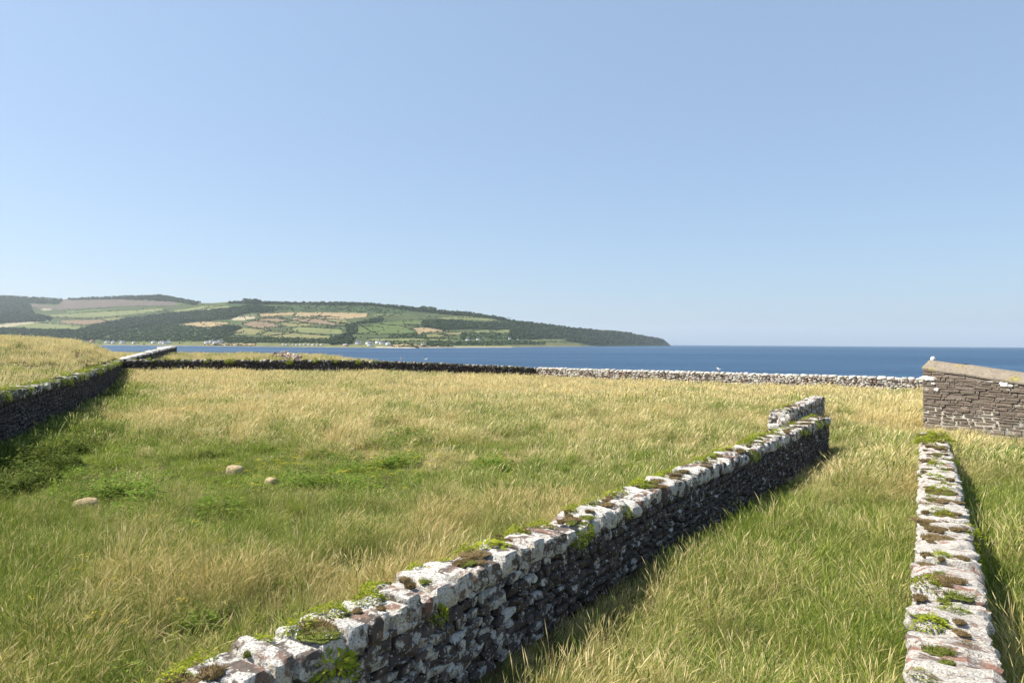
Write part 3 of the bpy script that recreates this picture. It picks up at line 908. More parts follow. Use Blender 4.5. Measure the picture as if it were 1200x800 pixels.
COPE = [rock_mesh('coping_stone%d' % k, 10 + k, M['stone_cope'], 6, 9.0, 0.22, 1.3, 0.10, 9) for k in range(12)]
SLAB = [rock_mesh('slab_stone%d' % k, 40 + k, M['stone_slab'], 7, 8.0, 0.26, 1.5, 0.30, 8) for k in range(12)]
for me in COPE + SLAB:
    me.polygons.foreach_set('use_smooth', np.ones(len(me.polygons), bool))
    me.set_sharp_from_angle(angle=R(24))

def shifted(pts, dist):
    """centre line from the line of the right-hand top edge"""
    (ax, ay), (bx, by) = pts[0], pts[-1]
    L = math.hypot(bx - ax, by - ay)
    nx_, ny_ = -(by - ay) / L, (bx - ax) / L
    return [(x + nx_ * dist, y + ny_ * dist) for x, y in pts]

def with_z(pts, tops, sink=0.0):
    return [(x, y, gz(x, y) - sink, t) for (x, y), t in zip(pts, tops)]

WALLS = []      # (centre line points, half thickness) for keeping grass clear
# middle wall
T = 0.60
mp_ = shifted([(-3.95, 3.0), (-2.45, 5.36), (0.0, 9.1), (6.3, 18.1), (12.65, 27.2)], T / 2)
main_line = Line(with_z(mp_, [1.38, 1.39, 1.41, 1.40, 1.38]))
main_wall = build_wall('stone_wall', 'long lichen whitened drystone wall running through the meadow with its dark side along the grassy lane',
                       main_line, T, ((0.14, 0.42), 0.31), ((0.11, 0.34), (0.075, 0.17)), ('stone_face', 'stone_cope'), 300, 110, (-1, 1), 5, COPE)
WALLS.append((mp_, T / 2))
# offset piece beyond its end
p2 = shifted([(11.7, 29.4), (17.5, 38.2)], T / 2)
off_line = Line(with_z(p2, [1.30, 1.38]))
off_wall = build_wall('stone_wall', 'short separate piece of drystone wall set back past the end of the long wall',
                      off_line, T, ((0.22, 0.5), 0.34), ((0.14, 0.4), (0.09, 0.2)), ('stone_face', 'stone_cope'), 0, 32, (-1, 1), 6, COPE)
WALLS.append((p2, T / 2))
r = random.Random(17)
for k in range(9):                                    # loose stones where the set back piece begins
    ob = link('loose_stone', COPE[k], off_wall)
    ob.location = Vector((11.55 + r.uniform(-0.35, 0.55), 29.0 + r.uniform(-0.5, 0.4), 0.25 + 0.22 * (k // 2))) - Vector(off_wall.location)
    ob.rotation_euler = (r.uniform(-.3, .3), r.uniform(-.3, .3), r.uniform(0, 3)); ob.scale = (r.uniform(.2, .36), r.uniform(.16, .28), r.uniform(.13, .2))
# right wall
TR = 0.66
rp = RWALL
right_line = Line(with_z(rp, [1.40, 1.40, 1.40, 1.40, 1.38]))
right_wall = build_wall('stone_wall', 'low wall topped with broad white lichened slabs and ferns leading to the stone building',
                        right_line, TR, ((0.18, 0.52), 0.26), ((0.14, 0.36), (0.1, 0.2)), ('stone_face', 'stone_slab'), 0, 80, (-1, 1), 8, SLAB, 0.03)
WALLS.append((rp, TR / 2))
# left retaining wall
lz = [2.1, 2.15, 2.25, 2.35, 2.2, 2.05]
lw_line = Line([(x, y, gz(x + 1.2, y + 0.3) - 0.05, t) for (x, y), t in zip(LW, lz)])
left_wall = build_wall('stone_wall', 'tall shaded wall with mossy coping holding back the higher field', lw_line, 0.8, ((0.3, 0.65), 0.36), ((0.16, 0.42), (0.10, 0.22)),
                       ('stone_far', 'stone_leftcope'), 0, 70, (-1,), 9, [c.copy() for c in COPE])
for ch in left_wall.children:
    if ch.name.startswith('coping_stone'):
        ch.data.materials[0] = M['stone_leftcope']
WALLS.append((LW, 0.4))
# far wall, shaded run
fl = [(-46.0, 80.0), (-33, 80.7), (-20.5, 81.3), (-10, 81.6), (3.0, 82.0)]
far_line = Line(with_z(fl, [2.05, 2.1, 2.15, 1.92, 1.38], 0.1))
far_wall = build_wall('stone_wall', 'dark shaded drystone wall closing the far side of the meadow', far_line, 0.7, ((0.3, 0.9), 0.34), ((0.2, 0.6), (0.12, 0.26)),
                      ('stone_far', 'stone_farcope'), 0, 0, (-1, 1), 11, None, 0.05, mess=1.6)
WALLS.append((fl, 0.35))
# far wall, sunlit run
fr = [(3.2, 81.9), (20, 71.4), (36.5, 60.9), (52, 51)]
lit_line = Line(with_z(fr, [1.36, 1.40, 1.38, 1.35], 0.1))
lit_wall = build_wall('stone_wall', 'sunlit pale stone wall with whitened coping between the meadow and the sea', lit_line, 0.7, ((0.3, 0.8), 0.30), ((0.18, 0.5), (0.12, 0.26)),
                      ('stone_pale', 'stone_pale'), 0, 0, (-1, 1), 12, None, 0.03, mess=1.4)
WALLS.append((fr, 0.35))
# wall climbing away behind the corner
bp = [(-46.4, 81.5), (-53, 100), (-60, 121), (-66, 128)]
back_line = Line(with_z(bp, [2.15, 2.75, 3.35, 3.1], 0.1))
back_wall = build_wall('stone_wall', 'wall with a pale sunlit top climbing away behind the far corner', back_line, 1.1, ((0.4, 1.0), 0.34), ((0.25, 0.6), (0.15, 0.3)),
                       ('stone_far', 'stone_pale'), 0, 0, (-1, 1), 13, None, 0.05)
# tumbled wall
r = random.Random(21)
tum = empty('tumbled_wall', (-28, 98, gz(-28, 98)))
tag(tum, 'tumbled line of reddish and white stones in the field beyond the far wall', 'stone wall')
pieces = []
for k in range(320):
    f = r.random()
    a, b = Vector((-37, 109)), Vector((-22.3, 89.5))
    c = a.lerp(b, f) + Vector((r.gauss(0, 0.55), r.gauss(0, 0.55)))
    z = gz(c.x, c.y) + abs(r.gauss(0.30, 0.28)) * (1.0 - 0.25 * f)
    sz = r.uniform(0.09, 0.23)
    v, f_ = HULL_NP[r.randrange(len(HULL_NP))]
    pieces.append((xform(v, np.array((c.x, c.y, z)) - np.array(tum.location), r.uniform(0, 6.28), np.array((sz * 1.3, sz, sz * 0.8)), (r.uniform(-.4, .4), r.uniform(-.4, .4))), f_))
link('fallen_stones', join_np('fallen_stones', pieces, M['rubble']), tum)['kind'] = 'stuff'

# ------------------------------------------------------------------ stone building at the end of the right wall
A = np.array((20.2, 33.6)); DIRB = np.array((0.577, -0.817)); NB = np.array((-0.817, -0.577))
BL, BD = 7.6, 5.2
m = NT('lime_mortar')
p = m.pos()
sep = m.n('ShaderNodeSeparateXYZ'); m.l(p, sep.inputs[0])
worn = m.math('ADD', m.math('MULTIPLY', m.noise(0.9, 3, 0.6, p), 1.6), m.math('MULTIPLY', sep.outputs[2], -0.55))
c = m.mix(m.step(worn, 0.12, 0.34), (0.115, 0.095, 0.082), (0.56, 0.53, 0.46))
c = m.mix(m.step(m.noise(14, 4, 0.6, p), 0.45, 0.7), c, (0.16, 0.13, 0.11))
m.bump(m.noise(25, 4, 0.6, p), 0.7, 0.02)
M['mortar'] = m.base(c, 0.95, 0.1)
m = NT('cement_cap')
p = m.pos()
c = m.mix(m.noise(2.5, 5, 0.65, p), (0.17, 0.143, 0.112), (0.33, 0.28, 0.22))
c = m.mix(m.step(m.noise(1.7, 4, 0.6, p), 0.57, 0.63), c, (0.27, 0.24, 0.08))
c = m.mix(m.step(m.noise(9.0, 4, 0.65, p), 0.52, 0.62), c, (0.17, 0.145, 0.115))
c = m.mix(m.step(m.noise(2.3, 3, 0.6, p), 0.68, 0.71), c, (0.50, 0.28, 0.03))
m.bump(m.noise(18, 4, 0.6, p), 0.5, 0.02)
M['cement'] = m.base(c, 0.95, 0.1)

bz0 = gz(*A)
bld = empty('stone_outbuilding', (A[0], A[1], bz0), math.atan2(DIRB[1], DIRB[0]))
tag(bld, 'low dark stone building with sloping cement capped top beside the sea', 'building')
# local frame: x along the face, y = into the building, z up
Z0, Z1 = 3.08, 3.02 - BL * 0.118         # wall head at the two ends (under the cap)
def head(x): return Z0 + (Z1 - Z0) * x / BL
def prism(x0, x1, y0, y1, zb, f0, f1):
    v = np.array([(x0, y0, zb), (x1, y0, zb), (x1, y1, zb), (x0, y1, zb), (x0, y0, f0), (x1, y0, f1), (x1, y1, f1), (x0, y1, f0)], float)
    f = np.array([(0, 3, 2, 1), (4, 5, 6, 7), (0, 1, 5, 4), (1, 2, 6, 5), (2, 3, 7, 6), (3, 0, 4, 7)])
    return v, f
link('mortar_wall', join_np('mortar_wall', [prism(0.05, BL - 0.05, 0.008, BD, -0.6, head(0), head(BL))], M['mortar']), bld)
# cap: sloping weathered cement verge
capw = 0.62
v = np.array([(-0.03, -0.035, head(0) - 0.02), (BL, -0.035, head(BL) - 0.02), (BL, BD, head(BL) - 0.02), (-0.03, BD, head(0) - 0.02),
              (-0.03, -0.035, head(0) + 0.06), (BL, -0.035, head(BL) + 0.06), (BL, BD, head(BL) + 0.06), (-0.03, BD, head(0) + 0.06),
              (0.16, 0.30, head(0) + 0.44), (BL, 0.30, head(BL) + 0.40), (BL, 0.62, head(BL) + 0.40), (0.16, 0.62, head(0) + 0.44),
              (0.16, 0.90, head(0) + 0.2), (BL, 0.90, head(BL) + 0.2), (BL, BD, head(BL) + 0.14), (0.16, BD, head(0) + 0.14)], float)
f = np.array([(0, 3, 2, 1), (0, 1, 5, 4), (1, 2, 6, 5), (2, 3, 7, 6), (3, 0, 4, 7), (4, 5, 9, 8), (8, 9, 10, 11), (11, 10, 13, 12), (12, 13, 14, 15), (5, 6, 14, 9), (4, 8, 15, 7), (7, 15, 14, 6)])
bm = bmesh.new()
bv = [bm.verts.new(q) for q in v]
for q in f: bm.faces.new([bv[i] for i in q])
bmesh.ops.subdivide_edges(bm, edges=[e for e in bm.edges if e.calc_length() > 1.5], cuts=7, use_grid_fill=True)
for q in bm.verts:
    q.co += mnoise.noise_vector(q.co * 2.3) * 0.04
bmesh.ops.recalc_face_normals(bm, faces=bm.faces)
me = bpy.data.meshes.new('cap'); bm.to_mesh(me); bm.free()
link('cement_cap', me, bld, M['cement'])
r = random.Random(4)
blk = [hull_stone('block%d' % k, 300 + k, 30, M['stone_block']) for k in range(8)]
def block_mesh(seed):
    return rock_mesh('block%d' % seed, 60 + seed, M['stone_block'], 1, 9.0, 0.10, 1.4)
blk = [block_mesh(k) for k in range(8)]
def block_course(along, length, headf, place):
    z = -0.3
    while z < 3.1:
        h = r.choice((0.12, 0.17, 0.22, 0.29)) if z < 1.1 else r.choice((0.08, 0.10, 0.12, 0.15))
        x = 0.0
        while x < length:
            w = r.choice((r.uniform(0.14, 0.3), r.uniform(0.3, 0.7), r.uniform(0.45, 0.95)))
            w = min(w, length - x)
            if length - x - w < 0.15: w = length - x
            g = r.uniform(0.014, 0.040) if z < 1.25 else r.uniform(0.003, 0.012)
            if z + h < headf(x + w / 2) - 0.01 and r.random() > 0.04:
                ob = link('stone_block', blk[r.randrange(8)], bld)
                place(ob, x + w / 2, z + h / 2 + r.uniform(-0.012, 0.012), r.uniform(-0.025, 0.02))
                ob.scale = (w / 2 - g, 0.13, (h / 2 - g * 0.8) * r.uniform(0.85, 1.2))
                ob.rotation_euler.y += r.uniform(-0.035, 0.035)
            x += w
        z += h
def p_front(ob, a, z, j): ob.location = (a, 0.10 + j, z)
block_course('front', 5.6, head, p_front)
def p_left(ob, a, z, j):
    ob.location = (0.10 + j, a, z); ob.rotation_euler = (0, 0, math.pi / 2)
v_, f_ = [], []
# hidden flank facing the sea, coarser, one mesh
pieces = []
z = -0.3
while z < 2.9:
    h = r.uniform(0.12, 0.24); y = 0.2
    while y < BD:
        w = r.uniform(0.3, 0.8)
        vv, ff = HULL_NP[r.randrange(len(HULL_NP))]
        pieces.append((xform(vv, np.array((0.11, y + w / 2, z + h / 2)), math.pi / 2, np.array((w / 2, 0.13, h / 2))), ff))
        y += w
    z += h
link('flank_stonework', join_np('flank_stonework', pieces, M['stone_block']), bld)['kind'] = 'stuff'
fin = link('white_stone', rock_mesh('white_stone', 77, M['gull_white'], 3, 2.5, 0.1, 1.3), bld)
fin.location = (0.30, 0.42, head(0) + 0.50); fin.scale = (0.10, 0.09, 0.11)
for (x, z, sx, sz) in ((0.28, 2.62, 0.34, 0.09), (0.65, 2.1, 0.10, 0.07), (3.45, 2.5, 0.17, 0.09), (3.72, 2.45, 0.08, 0.05), (0.5, 2.38, 0.08, 0.04)):
    ob = link('whitewash_patch', rock_mesh('whitewash_patch', int(x * 50), M['white'], 4, 2.4, 0.75, 1.8), bld)
    ob.location = (x, -0.02, z); ob.scale = (sx, 0.035, sz)

# ------------------------------------------------------------------ blades, tufts, leaves
def tuft_np(n, rad, L, W, lean, bias, seg=3, seed=0, head=0.0, headw=0.0, droop=0.6, crossed=False):
    """n blades; each a bent strip. returns verts, quads, tris, t, blade"""
    g = np.random.default_rng(seed)
    V, Q, T3, tv, bv = [], [], [], [], []
    o = 0
    for k in range(n):
        a = g.random() * 6.28; rr = rad * math.sqrt(g.random())
        bx, by = rr * math.cos(a), rr * math.sin(a)
        ln = g.uniform(*L); w = g.uniform(*W)
        da = a + g.normal(0, 0.8)
        le = abs(g.normal(lean, lean * 0.5))
        dx, dy = math.cos(da) * le + bias[0] * g.uniform(0.4, 1.3), math.sin(da) * le + bias[1] * g.uniform(0.4, 1.3)
        pa = g.random() * 3.14
        wx, wy = math.cos(pa), math.sin(pa)
        bc = g.random()
        ts = list(np.linspace(0, 1, seg + 1))
        widths = [w * (1 - 0.55 * t) for t in ts]; widths[-1] = 0.0
        if head > 0:
            ts = [0, 0.5, 1 - head, 1 - head * 0.6, 1.0]
            widths = [w, w * 0.8, w * 0.8, headw, 0.0]
        for rep in ((0, 1) if crossed else (0,)):
            cwx, cwy = (wx, wy) if rep == 0 else (-wy, wx)
            pv = []
            for t, ww in zip(ts, widths):
                hb = t * ln; curve = t ** 1.8
                x = bx + dx * ln * curve; y = by + dy * ln * curve
                z = hb * (1 - droop * 0.5 * curve * min(1.0, math.hypot(dx, dy)))
                if ww > 0:
                    pv.append((o, o + 1)); V += [(x - cwx * ww / 2, y - cwy * ww / 2, z), (x + cwx * ww / 2, y + cwy * ww / 2, z)]
                    tv += [t, t]; bv += [bc, bc]; o += 2
                else:
                    pv.append((o,)); V.append((x, y, z)); tv.append(t); bv.append(bc); o += 1
            for p_, q_ in zip(pv[:-1], pv[1:]):
                if len(q_) == 2: Q.append((p_[0], p_[1], q_[1], q_[0]))
                else: T3.append((p_[0], p_[1], q_[0]))
    return V, Q, T3, tv, bv

def tuft_mesh(name, specs, mat):
    V, Q, T3, tv, bv = [], [], [], [], []
    for sp in specs:
        v, q, t3, a, b = tuft_np(**sp)
        o = len(V)
        V += v; tv += a; bv += b
        Q += [tuple(i + o for i in f) for f in q]; T3 += [tuple(i + o for i in f) for f in t3]
    fs = [np.array(f) for f in (Q, T3) if f]
    me = mesh_np(name, V, fs, mat)
    set_attr(me, 't', tv); set_attr(me, 'blade', bv)
    return me

WB = (0.22, -0.04)      # prevailing wind, blowing to the right
def leaf_np(n, rad, hgt, ls, seed, up=0.5):
    """n small pointed leaves spread through a low dome"""
    g = np.random.default_rng(seed)
    V, Q, tv, bv = [], [], [], []
    for k in range(n):
        a = g.random() * 6.28; rr = rad * math.sqrt(g.random())
        z = hgt * (1 - (rr / rad) ** 2) * g.uniform(0.35, 1.0)
        c = np.array((rr * math.cos(a), rr * math.sin(a), z))
        da = a + g.normal(0, 0.7)
        d = np.array((math.cos(da), math.sin(da), g.uniform(-0.2, 1.0) * up * 1.6)); d /= np.linalg.norm(d)
        sd_ = np.cross(d, (0, 0, 1)); sd_ /= np.linalg.norm(sd_) + 1e-6
        sd_ = sd_ + np.array((0, 0, g.uniform(-0.5, 0.5))); sd_ /= np.linalg.norm(sd_)
        l = g.uniform(*ls); w = l * g.uniform(0.3, 0.45)
        o = len(V)
        V += [c, c + d * l * 0.5 + sd_ * w / 2, c + d * l - np.array((0, 0, l * 0.15)), c + d * l * 0.5 - sd_ * w / 2]
        Q.append((o, o + 1, o + 2, o + 3)); b = g.random(); bv += [b] * 4; tv += [0, .5, 1, .5]
    return V, Q, tv, bv

def leaf_mesh(name, specs, mat):
    V, Q, tv, bv = [], [], [], []
    for sp in specs:
        v, q, a, b = leaf_np(**sp)
        o = len(V); V += v; tv += a; bv += b; Q += [tuple(i + o for i in f) for f in q]
    me = mesh_np(name, V, [np.array(Q)], mat)
    set_attr(me, 't', tv); set_attr(me, 'blade', bv)
    return me

near, mid, far, low = [], [], [], []
for k in range(6):
    near.append(tuft_mesh('near%d' % k, [dict(n=50, rad=0.19, L=(0.18, 0.56), W=(0.003, 0.0068), lean=0.45, bias=WB, seed=k),
                                        dict(n=9, rad=0.18, L=(0.40, 0.80), W=(0.0024, 0.0034), lean=0.26, bias=(0.30, -0.05), seed=20 + k, head=0.24, headw=0.010, crossed=True)], M['grass']))
for k in range(3):
    near.append(tuft_mesh('nearstraw%d' % k, [dict(n=16, rad=0.17, L=(0.25, 0.5), W=(0.005, 0.009), lean=0.4, bias=WB, seed=40 + k),
                                             dict(n=20, rad=0.19, L=(0.45, 0.88), W=(0.0024, 0.0036), lean=0.24, bias=(0.42, -0.06), seed=60 + k, head=0.26, headw=0.012, crossed=True)], M['grass']))
for k in range(5):
    mid.append(tuft_mesh('mid%d' % k, [dict(n=34, rad=0.30, L=(0.28, 0.58), W=(0.010, 0.018), lean=0.32, bias=WB, seg=2, seed=100 + k),
                                      dict(n=9, rad=0.30, L=(0.45, 0.75), W=(0.005, 0.007), lean=0.15, bias=(0.36, -0.05), seed=120 + k, head=0.28, headw=0.022)], M['grass']))
for k in range(5):
    far.append(tuft_mesh('wide%d' % k, [dict(n=46, rad=0.75, L=(0.25, 0.52), W=(0.024, 0.042), lean=0.25, bias=(0.22, 0), seg=2, seed=140 + k),
                                       dict(n=14, rad=0.75, L=(0.42, 0.66), W=(0.012, 0.016), lean=0.12, bias=(0.28, 0), seed=160 + k, head=0.3, headw=0.04)], M['grass']))
for k in range(4):
    low.append(tuft_mesh('low%d' % k, [dict(n=60, rad=0.34, L=(0.07, 0.20), W=(0.010, 0.018), lean=0.6, bias=(0.15, 0), seg=2, seed=200 + k)], M['turf']))
for k in range(3):
    near.append(tuft_mesh('tussock%d' % k, [dict(n=70, rad=0.12, L=(0.22, 0.60), W=(0.007, 0.014), lean=0.75, bias=(0.06, 0), seed=80 + k, droop=0.9)], M['grass']))
for k in range(2):
    mid.append(tuft_mesh('midtussock%d' % k, [dict(n=60, rad=0.2, L=(0.25, 0.62), W=(0.014, 0.024), lean=0.7, bias=(0.06, 0), seed=180 + k, seg=2, droop=0.9)], M['grass']))
nearC = source_collection('grass_near', near)
midC = source_collection('grass_mid', mid)
farC = source_collection('grass_wide', far)
lowC = source_collection('grass_low', low)

def wall_clear(x, y, extra):
    keep = np.ones(len(x), bool)
    for pts, half in WALLS:
        d = np.full(len(x), 1e9)
        for i in range(len(pts) - 1):
            (ax, ay), (bx, by) = pts[i][:2], pts[i + 1][:2]
            dx, dy = bx - ax, by - ay
            t = np.clip(((x - ax) * dx + (y - ay) * dy) / (dx * dx + dy * dy), 0, 1)
            d = np.minimum(d, np.hypot(x - ax - t * dx, y - ay - t * dy))
        keep &= d > half + extra
    lx = (x - A[0]) * DIRB[0] + (y - A[1]) * DIRB[1]
    ly = -((x - A[0]) * NB[0] + (y - A[1]) * NB[1])
    keep &= ~((lx > -0.1) & (lx < BL + 0.1) & (ly > -0.1) & (ly < BD + 0.1))
    return keep

def dryness(x, y):
    """0 lush green .. 1 straw: drier with distance and on the rise, greener in the hollow and in the lane"""
    d = 0.36 + 0.37 * S((y - 18) / 22) + 0.85 * (fnoise(x, y, 5.0, 2) - 0.5) + 0.95 * (fnoise(x, y, 1.5, 27) - 0.5) + 0.45 * (fnoise(x, y, 14.0, 6) - 0.5)
    d -= 0.34 * hollow(x, y)
    sdm = polyline_sd(x, y, [p_[:2] for p_ in mp_])
    lane = (sdm < 0) & (polyline_sd(x, y, rp) > 0)
    d = d - 0.06 * lane * (y < 34) - 0.03 * lane * S((19 - y) / 8)
    d = d - 0.26 * S((14 - y) / 8) * (sdm > 0)                       # greener towards the foot of the meadow
    sl = polyline_sd(x, y, LW)
    d = d - 0.42 * S((5.5 + sl) / 4.5) * (sl < 0) * (y < 60)
    d = d + 0.10 * (sl > 0)
    return np.clip(d, 0, 1)

def hollow(x, y):
    e = np.exp(-(((x + 8.0) / 9.5) ** 2 + ((y - 23) / 7.0) ** 2) ** 1.6)
    return np.clip(e * (2.6 * (fnoise(x, y, 2.6, 31) - 0.22)), 0, 1)

def spread(name, y0, y1, dens, coll, nk, label, size=(0.8, 1.2), straw=None, drop_hollow=True, side=3.5, extra=0.10, xlim=None, accept=None, clump=True):
    w1 = 0.78 * y1 + side
    n = int(2 * w1 * (y1 - y0) * dens)
    x = rng.uniform(-w1, w1, n); y = rng.uniform(y0, y1, n)
    k = np.abs(x) < 0.78 * y + side
    if accept is not None: k &= accept(x, y)
    x, y = x[k], y[k]
    k = wall_clear(x, y, extra); x, y = x[k], y[k]
    ho = hollow(x, y)
    if drop_hollow:
        k = rng.random(len(x)) > np.clip(ho * 1.15, 0, 0.86)
        x, y, ho = x[k], y[k], ho[k]
    dr = dryness(x, y)
    if clump:
        k = rng.random(len(x)) < 0.22 + 1.9 * np.clip(fnoise(x, y, 0.9, 51) - 0.32, 0, 1)
        x, y, ho, dr = x[k], y[k], ho[k], dr[k]
    n = len(x)
    s = rng.uniform(size[0], size[1], n) * (0.26 + 0.50 * fnoise(x, y, 4.0, 17) + 1.05 * fnoise(x, y, 0.9, 51)) * (1 - 0.35 * ho) * (1 - 0.30 * np.exp(-(((x + 8) / 9) ** 2 + ((y - 19) / 6) ** 2)))
    rot = np.stack([rng.normal(0, 0.06, n), rng.normal(0, 0.06, n), rng.normal(0, 1.1, n) + 2.4 * (fnoise(x, y, 6, 44) - 0.5)], 1)
    sdm = -polyline_sd(x, y, [p_[:2] for p_ in mp_])          # shorter in the shade at the foot of the long wall
    s = s * np.where((sdm > 0) & (y < 29), 0.36 + 0.64 * S((sdm - 0.45) / 1.3), 1.0)
    lx_ = (x - A[0]) * DIRB[0] + (y - A[1]) * DIRB[1]; ly_ = (x - A[0]) * NB[0] + (y - A[1]) * NB[1]
    s = s * np.where((lx_ > -1) & (lx_ < BL) & (ly_ > 0) & (ly_ < 5), 0.55, 1.0)
    if straw:
        ps = np.clip((dr - 0.35) * 1.5, 0.02, 0.9)
        kind = np.where(rng.random(n) < ps, rng.integers(straw, nk, n), rng.integers(0, straw, n))
        tus = rng.random(n) < 0.16 * (fnoise(x, y, 1.6, 63) > 0.5)
        kind = np.where(tus, rng.integers(nk, nk + 3, n), kind)
        dr = np.where(tus, dr * 0.6, dr)
    else:
        kind = rng.integers(0, nk, n)
    dr = np.clip(dr + rng.normal(0, 0.20, n), 0, 1)
    z = ground_z(x, y) - 0.02
    return scatter(name, np.stack([x, y, z], 1), rot, np.stack([s, s, s * rng.uniform(0.85, 1.15, n)], 1), kind, dr, coll, label)

inside = lambda x, y: polyline_sd(x, y, LW) < 0
outside = lambda x, y: (polyline_sd(x, y, LW) > 0) & (y < 95)
spread('meadow_grass', 3.0, 19.5, 66, nearC, 9, 'long green and straw coloured grass in the near meadow and lane', straw=6, size=(0.68, 1.06), accept=inside)
spread('meadow_grass', 19.0, 44, 24, midC, 7, 'dry golden grass in the middle of the meadow', accept=inside)
spread('meadow_grass', 43, 88, 5.5, farC, 5, 'pale golden grass in front of the far walls', accept=lambda x, y: inside(x, y) & poly_inside(x, y, SHORE), side=4)
spread('field_grass', 84, 132, 2.6, farC, 5, 'pale dry grass of the field beyond the far wall', accept=lambda x, y: (polyline_sd(x, y, fl) > 0.5) & (x < -4) & poly_inside(x, y, SHORE), side=0, size=(0.75, 1.05))
spread('field_grass', 12, 95, 4.0, farC, 5, 'rough short grass on the higher field behind the tall wall', accept=outside, size=(0.45, 0.75), side=6)
spread('short_turf', 12, 38, 26, lowC, 4, 'short green turf in the hollow of the meadow', drop_hollow=False, accept=lambda x, y: inside(x, y) & (hollow(x, y) > 0.02), size=(0.8, 1.7), clump=False)

# weeds: leafy dark green patches
weed = [leaf_mesh('weed%d' % k, [dict(n=120, rad=0.42, hgt=0.42, ls=(0.06, 0.14), seed=400 + k, up=0.4), dict(n=50, rad=0.25, hgt=0.62, ls=(0.06, 0.12), seed=430 + k, up=0.6)], M['weed']) for k in range(4)]
weedC = source_collection('weed_leaf', weed)
pts = []
for (u, v, n, sp) in [(362, 503, 16, 0.8), (345, 500, 10, 0.6), (460, 512, 22, 1.1), (405, 498, 14, 1.2), (175, 610, 8, 0.35), (270, 495, 10, 1.0), (210, 630, 7, 0.35), (245, 640, 6, 0.3),
                      (455, 540, 10, 0.9), (400, 560, 8, 0.8), (135, 578, 10, 0.5), (555, 470, 8, 0.8), (575, 548, 6, 0.6), (300, 690, 4, 0.25), (990, 487, 10, 0.5), (105, 505, 14, 0.8)]:
    c = on_z(u, v, 0.1)
    for k in range(n): pts.append((c.x + rng.normal(0, sp), c.y + rng.normal(0, sp * 1.2)))
for k in range(150):                                       # scattered
    y = rng.uniform(6, 40); pts.append((rng.uniform(-0.75, 0.3) * y, y))
pts = np.array(pts)
pts = pts[wall_clear(pts[:, 0], pts[:, 1], 0.2)]
n = len(pts)
s = rng.uniform(0.85, 1.75, n) * np.where(pts[:, 1] < 16, 0.55, 1.0)
scatter('weeds', np.stack([pts[:, 0], pts[:, 1], ground_z(pts[:, 0], pts[:, 1])], 1), np.stack([np.zeros(n), np.zeros(n), rng.random(n) * 6.28], 1),
        np.stack([s, s, s * rng.uniform(0.7, 1.1, n)], 1), rng.integers(0, 4, n), rng.random(n), weedC, 'dark green leafy weeds in patches among the meadow grass')
# bracken and nettles by the tall wall; leaf colour darkened to extend its shadow
M['bracken'] = leaf_mat('bracken_shade_leaf', (0.040, 0.064, 0.010), (0.115, 0.150, 0.024))
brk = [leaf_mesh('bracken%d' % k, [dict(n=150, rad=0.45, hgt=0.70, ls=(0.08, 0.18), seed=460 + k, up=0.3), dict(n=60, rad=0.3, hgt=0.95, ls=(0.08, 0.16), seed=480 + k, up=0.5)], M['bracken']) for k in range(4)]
brkC = source_collection('bracken_shade_leaf', brk)
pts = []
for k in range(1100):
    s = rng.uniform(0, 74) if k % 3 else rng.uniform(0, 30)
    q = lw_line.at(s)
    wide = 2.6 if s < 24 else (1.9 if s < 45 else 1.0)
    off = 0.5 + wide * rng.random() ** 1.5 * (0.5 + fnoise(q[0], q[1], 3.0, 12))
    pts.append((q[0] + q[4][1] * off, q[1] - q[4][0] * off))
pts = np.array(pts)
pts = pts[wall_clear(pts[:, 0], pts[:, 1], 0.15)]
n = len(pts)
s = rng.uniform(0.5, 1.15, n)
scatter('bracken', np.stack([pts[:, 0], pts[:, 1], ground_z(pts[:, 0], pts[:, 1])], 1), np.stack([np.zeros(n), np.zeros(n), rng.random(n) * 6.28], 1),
        np.stack([s, s, s * rng.uniform(0.7, 1.1, n)], 1), rng.integers(0, 4, n), rng.random(n), brkC, 'bracken and nettles darkened for shade at the foot of the tall shaded wall')
# yellow flowers
flw = leaf_mesh('flower', [dict(n=14, rad=0.10, hgt=0.03, ls=(0.02, 0.035), seed=9, up=0.1)], M['flower'])
flwC = source_collection('flower_head', [flw])
fp = []
for (u, v, n, sp) in [(320, 535, 30, 0.9), (303, 563, 10, 0.4), (470, 540, 30, 1.3), (440, 545, 16, 0.8), (130, 690, 14, 0.6), (170, 640, 14, 0.7), (100, 720, 8, 0.5), (490, 520, 16, 1.0)]:
    c = on_z(u, v, 0.3)
    for k in range(n): fp.append((c.x + rng.normal(0, sp), c.y + rng.normal(0, sp * 1.2)))
fp = np.array(fp); n = len(fp)
s = rng.uniform(0.8, 1.4, n)
scatter('yellow_flowers', np.stack([fp[:, 0], fp[:, 1], ground_z(fp[:, 0], fp[:, 1]) + rng.uniform(0.15, 0.42, n)], 1), np.zeros((n, 3)), np.stack([s, s, s], 1), np.zeros(n, int), rng.random(n), flwC,
        'small yellow flower heads dotted through the grass')

